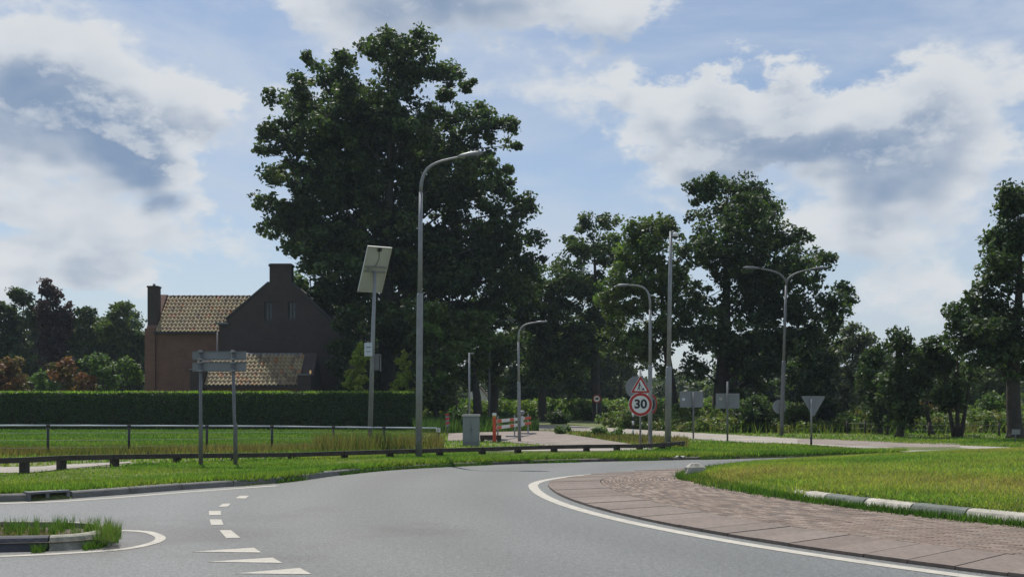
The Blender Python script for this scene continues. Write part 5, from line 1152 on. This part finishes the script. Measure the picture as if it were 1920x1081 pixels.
def back_sign(label, u, vb, w0, w1, v0, v1, sticker=None, tall=None, group='grey sign backs facing the far road'):
    D = F * 1.4 / (vb - V0); x0 = px(u, D); o = empty('sign_back', (x0, D, GZ), label, 'road sign', group)
    X = lambda q: px(q, D) - x0
    Z = lambda q: pz(q, D) - GZ
    MB().tube([(0, 0, -.05), (0, 0, Z(tall or v0) - .03)], .032, 8).build('post', M['galvdark'], o)
    p = MB().box(((X(w0) + X(w1)) / 2, .055, (Z(v0) + Z(v1)) / 2), (X(w1) - X(w0), .022, Z(v0) - Z(v1))).build('sign_plate', M['signback'], o)
    MB().box(((X(w0) + X(w1)) / 2, .037, Z(v0) - .02), (X(w1) - X(w0), .014, .03)).build('edge_channel', M['galv'], p)
    if sticker: MB().box((X(sticker[0]), .041, Z(sticker[1])), (.10, .003, .09)).build('sticker', M[sticker[2]], p)
    MB().box((0, .03, (Z(v0) + Z(v1)) / 2), (.12, .07, .04)).build('clamp', M['galv'], o)
back_sign('rectangular grey sign back right of the camera pole with a small blue sticker', 1300, 822, 1275, 1319, 733, 763, (1282, 748, 'boxwhite'))
back_sign('rectangular grey sign back with cream sticker, its post rising above it, by the broad tree', 1364, 829, 1343, 1387, 737, 765, (1352, 747, 'kerbwhite'), tall=713)
def triangle_back():
    D = F * 1.4 / (836 - V0); x0 = px(1521, D); o = empty('give_way_sign', (x0, D, GZ), 'inverted triangular grey sign back on a post with a dark foot', 'road sign')
    Z = lambda q: pz(q, D) - GZ
    w = 46 * D / F; h = w * .87
    MB().tube([(0, 0, .35), (0, 0, Z(748))], .03, 8).build('post', M['galv'], o); MB().tube([(0, 0, -.05), (0, 0, .36)], .034, 8).build('post_foot', M['black'], o)
    x = px(1526, D) - x0; t = roundtri(MB(), x, Z(742) - h / 3, w, h, .045, .068, 0, .04, True).build('sign_plate', M['signback'], o)
    MB().box((x, .04, Z(743)), (w - .06, .02, .03)).build('rim', M['galv'], t)
triangle_back()
def lamp_disc():
    D = F * 1.4 / (817 - V0) ; o = empty('round_sign_back', (px(1463, D), D, pz(762, D)), 'round grey sign back clamped to the twin-armed street lamp', 'road sign')
    disc(MB(), 0, 0, 13 * D / F, .11, .13).build('sign_disc', M['signback'], o); MB().box((0, .10, 0), (.2, .03, .06)).build('clamp', M['galv'], o)
lamp_disc()
def small_round():
    D = 66.0; o = empty('small_round_sign', (px(1119, D), D, GZ), 'small distant round red-rimmed sign with a dark symbol in front of a trunk', 'road sign'); z = pz(747, D) - GZ; r = 7.5 * D / F
    MB().tube([(0, .05, -.05), (0, .05, z)], .03, 7).build('post', M['galv'], o); t = disc(MB(), 0, z, r, 0, .02).build('plate', M['red'], o)
    disc(MB(), 0, z, r * .74, -.005, -.0005).build('white_field', M['white'], t); MB().box((.0, -.009, z), (r * .9, .006, r * .32)).box((.02, -.009, z + .05), (r * .6, .0055, r * .2)).build('symbol', M['black'], t)
small_round()
def small_plate():
    D = 36.5; o = empty('small_plate_sign', (px(1905, D), D, GZ), 'small grey plate on a short post near the right edge', 'road sign')
    z = pz(809, D) - GZ; MB().tube([(0, .03, -.05), (0, .03, z)], .02, 7).build('post', M['galvdark'], o); MB().box((0, 0, z), (.28, .02, .17)).build('plate', M['signback'], o)
small_plate()
def diamond():
    D = 58.0; o = empty('diamond_sign', (px(852, D), D, GZ), 'faded brownish diamond sign on a dark post left of the thin pole', 'road sign'); z = pz(752, D) - GZ
    MB().tube([(.1, .05, -.05), (.1, .05, z)], .05, 7).build('post', M['wood'], o); MB().prism([(-.32, z), (0, z - .2), (.32, z), (0, z + .2)], 0, .02).build('plate', mat('faded_brown', (.12, .085, .06), .7), o)
diamond()
def striped_marker():
    D = 45.0; o = empty('striped_marker', (px(839, D), D, GZ), 'faded red and white striped hazard marker among the weeds left of the cabinet', 'marker post')
    z0, z1 = pz(800, D) - GZ, pz(775, D) - GZ; w = .16; n = 6
    MB().tube([(0, .04, -.05), (0, .04, z1)], .03, 7).build('post', M['galvdark'], o)
    for i in range(n):
        a = z0 + (z1 - z0) * i / n; b = z0 + (z1 - z0) * (i + 1) / n - .003; MB().prism([(-w / 2, a), (w / 2, a + .05 if i < n - 1 else a), (w / 2, b + .05 if i < n - 1 else b), (-w / 2, b)], 0, .02 + .001 * (i % 2)).build('stripe', M['red'] if i % 2 else M['signback'], o)
striped_marker()

# ------------------------------------------------------------------ cabinet, red post, barrier, litter
def cabinet():
    D = F * 1.4 / (836 - V0); x0 = px(883, D); o = empty('utility_cabinet', (x0, D, GZ), 'grey-green street cabinet with a pale lid behind the low rail', 'utility cabinet')
    w = 31 * D / F; h = pz(780, D) - GZ
    MB().box((0, .2, h / 2), (w, .36, h - .002)).build('body', M['cabinet'], o); MB().box((0, .2, h + .025), (w + .05, .42, .05)).box((0, .2, h + .055), (w - .02, .36, .012)).build('lid', M['cabinetlid'], o)
    for s in (-1, 1): d = MB().box((s * w / 4, .012, h / 2 + .03), (w / 2 - .02, .02, h - .16)).build('door', M['cabinet'], o)
    MB().box((.03, -.004, h * .55), (.025, .02, .10)).build('handle', M['galvdark'], o); MB().box((0, .2, .02), (w + .03, .38, .05)).build('plinth', M['concrete'], o)
cabinet()
def red_post():
    D = F * 1.4 / (829 - V0); x0 = px(927, D); o = empty('red_post', (x0, D, GZ), 'orange-red square post with a white and yellow top, left end of the barrier', 'barrier post'); h = pz(774, D) - GZ
    MB().box((0, 0, (h - .14) / 2 - .02), (.12, .12, h - .14 + .04)).build('shaft', M['orange'], o)
    MB().box((0, 0, h - .11), (.122, .122, .058)).build('yellow_band', M['yellow'], o); MB().box((0, 0, h - .045), (.14, .14, .07)).box((0, 0, h - .004), (.11, .11, .02)).build('cap', M['white'], o)
    MB().box((0, 0, .01), (.2, .2, .04)).build('foot', M['darkmetal'], o)
red_post()
def barrier():
    d0, d1 = 37.6, 46.0; a = Vector((px(932, d0), d0, 0)); b = Vector((px(996, d1), d1, 0)); L = (b - a).length; an = math.atan2(b.y - a.y, b.x - a.x)
    o = empty('works_barrier', (a.x, a.y, GZ), 'red and white striped works barrier with two boards beside the driveway', 'barrier', rz=an)
    for z in (.70, .47):
        bd = MB().box((L / 2, .01, z), (L, .016, .12)).build('board', M['white'], o); n = 9
        for i in range(n):
            if i in (1, 2, 4, 6): continue
            MB().box((L * (i + .5) / n, .001, z), (L / n - .01, .006, .12)).build('red_stripe', M['orange'], bd)
    for t in (.05, .5, .93): MB().box((L * t, .05, .42), (.06, .05, .92)).box((L * t, .05, .03), (.12, .7, .07)).build('stand', M['galv'], o)
    x = L * .68; MB().tube([(x, -.02, .85), (x, -.02, .93), (x, -.02, 1.0), (x, -.02, 1.03)], [.05, .12, .12, .05], 10).build('warning_lamp', M['signback'], o)
    MB().box((x, -.012, .60), (.75, .006, .42)).build('plate', M['boxwhite'], o)
barrier()
def litter():
    x, y = onroad(1276, 861.2); o = MB().add([(-.13, -.03, .01), (-.02, -.06, .04), (.06, -.03, .01), (.13, .02, .05), (-.1, .05, .05), (0, .06, .02), (.1, .07, .03)], [(0, 1, 5, 4), (1, 2, 6, 5), (2, 3, 6)]).build('paper_litter', M['white'])
    o.location = (x, y, .06); tag(o, 'crumpled pale scrap of litter on the far road edge', 'litter')
litter()

# ------------------------------------------------------------------ thin air volume, added for far fading and windscreen glare over the darks
hm = bpy.data.materials.new('glare_haze'); hm.use_nodes = True; hn = hm.node_tree; hn.nodes.clear()
hv = hn.nodes.new('ShaderNodeVolumePrincipled'); hv.inputs['Density'].default_value = .00032; hv.inputs['Color'].default_value = (.74, .88, 1.0, 1)
hn.links.new(hv.outputs[0], hn.nodes.new('ShaderNodeOutputMaterial').inputs['Volume'])
tag(MB().box((0, 1350, 13.5), (3800, 3500, 29.0)).build('glare_haze', hm), kind='stuff')
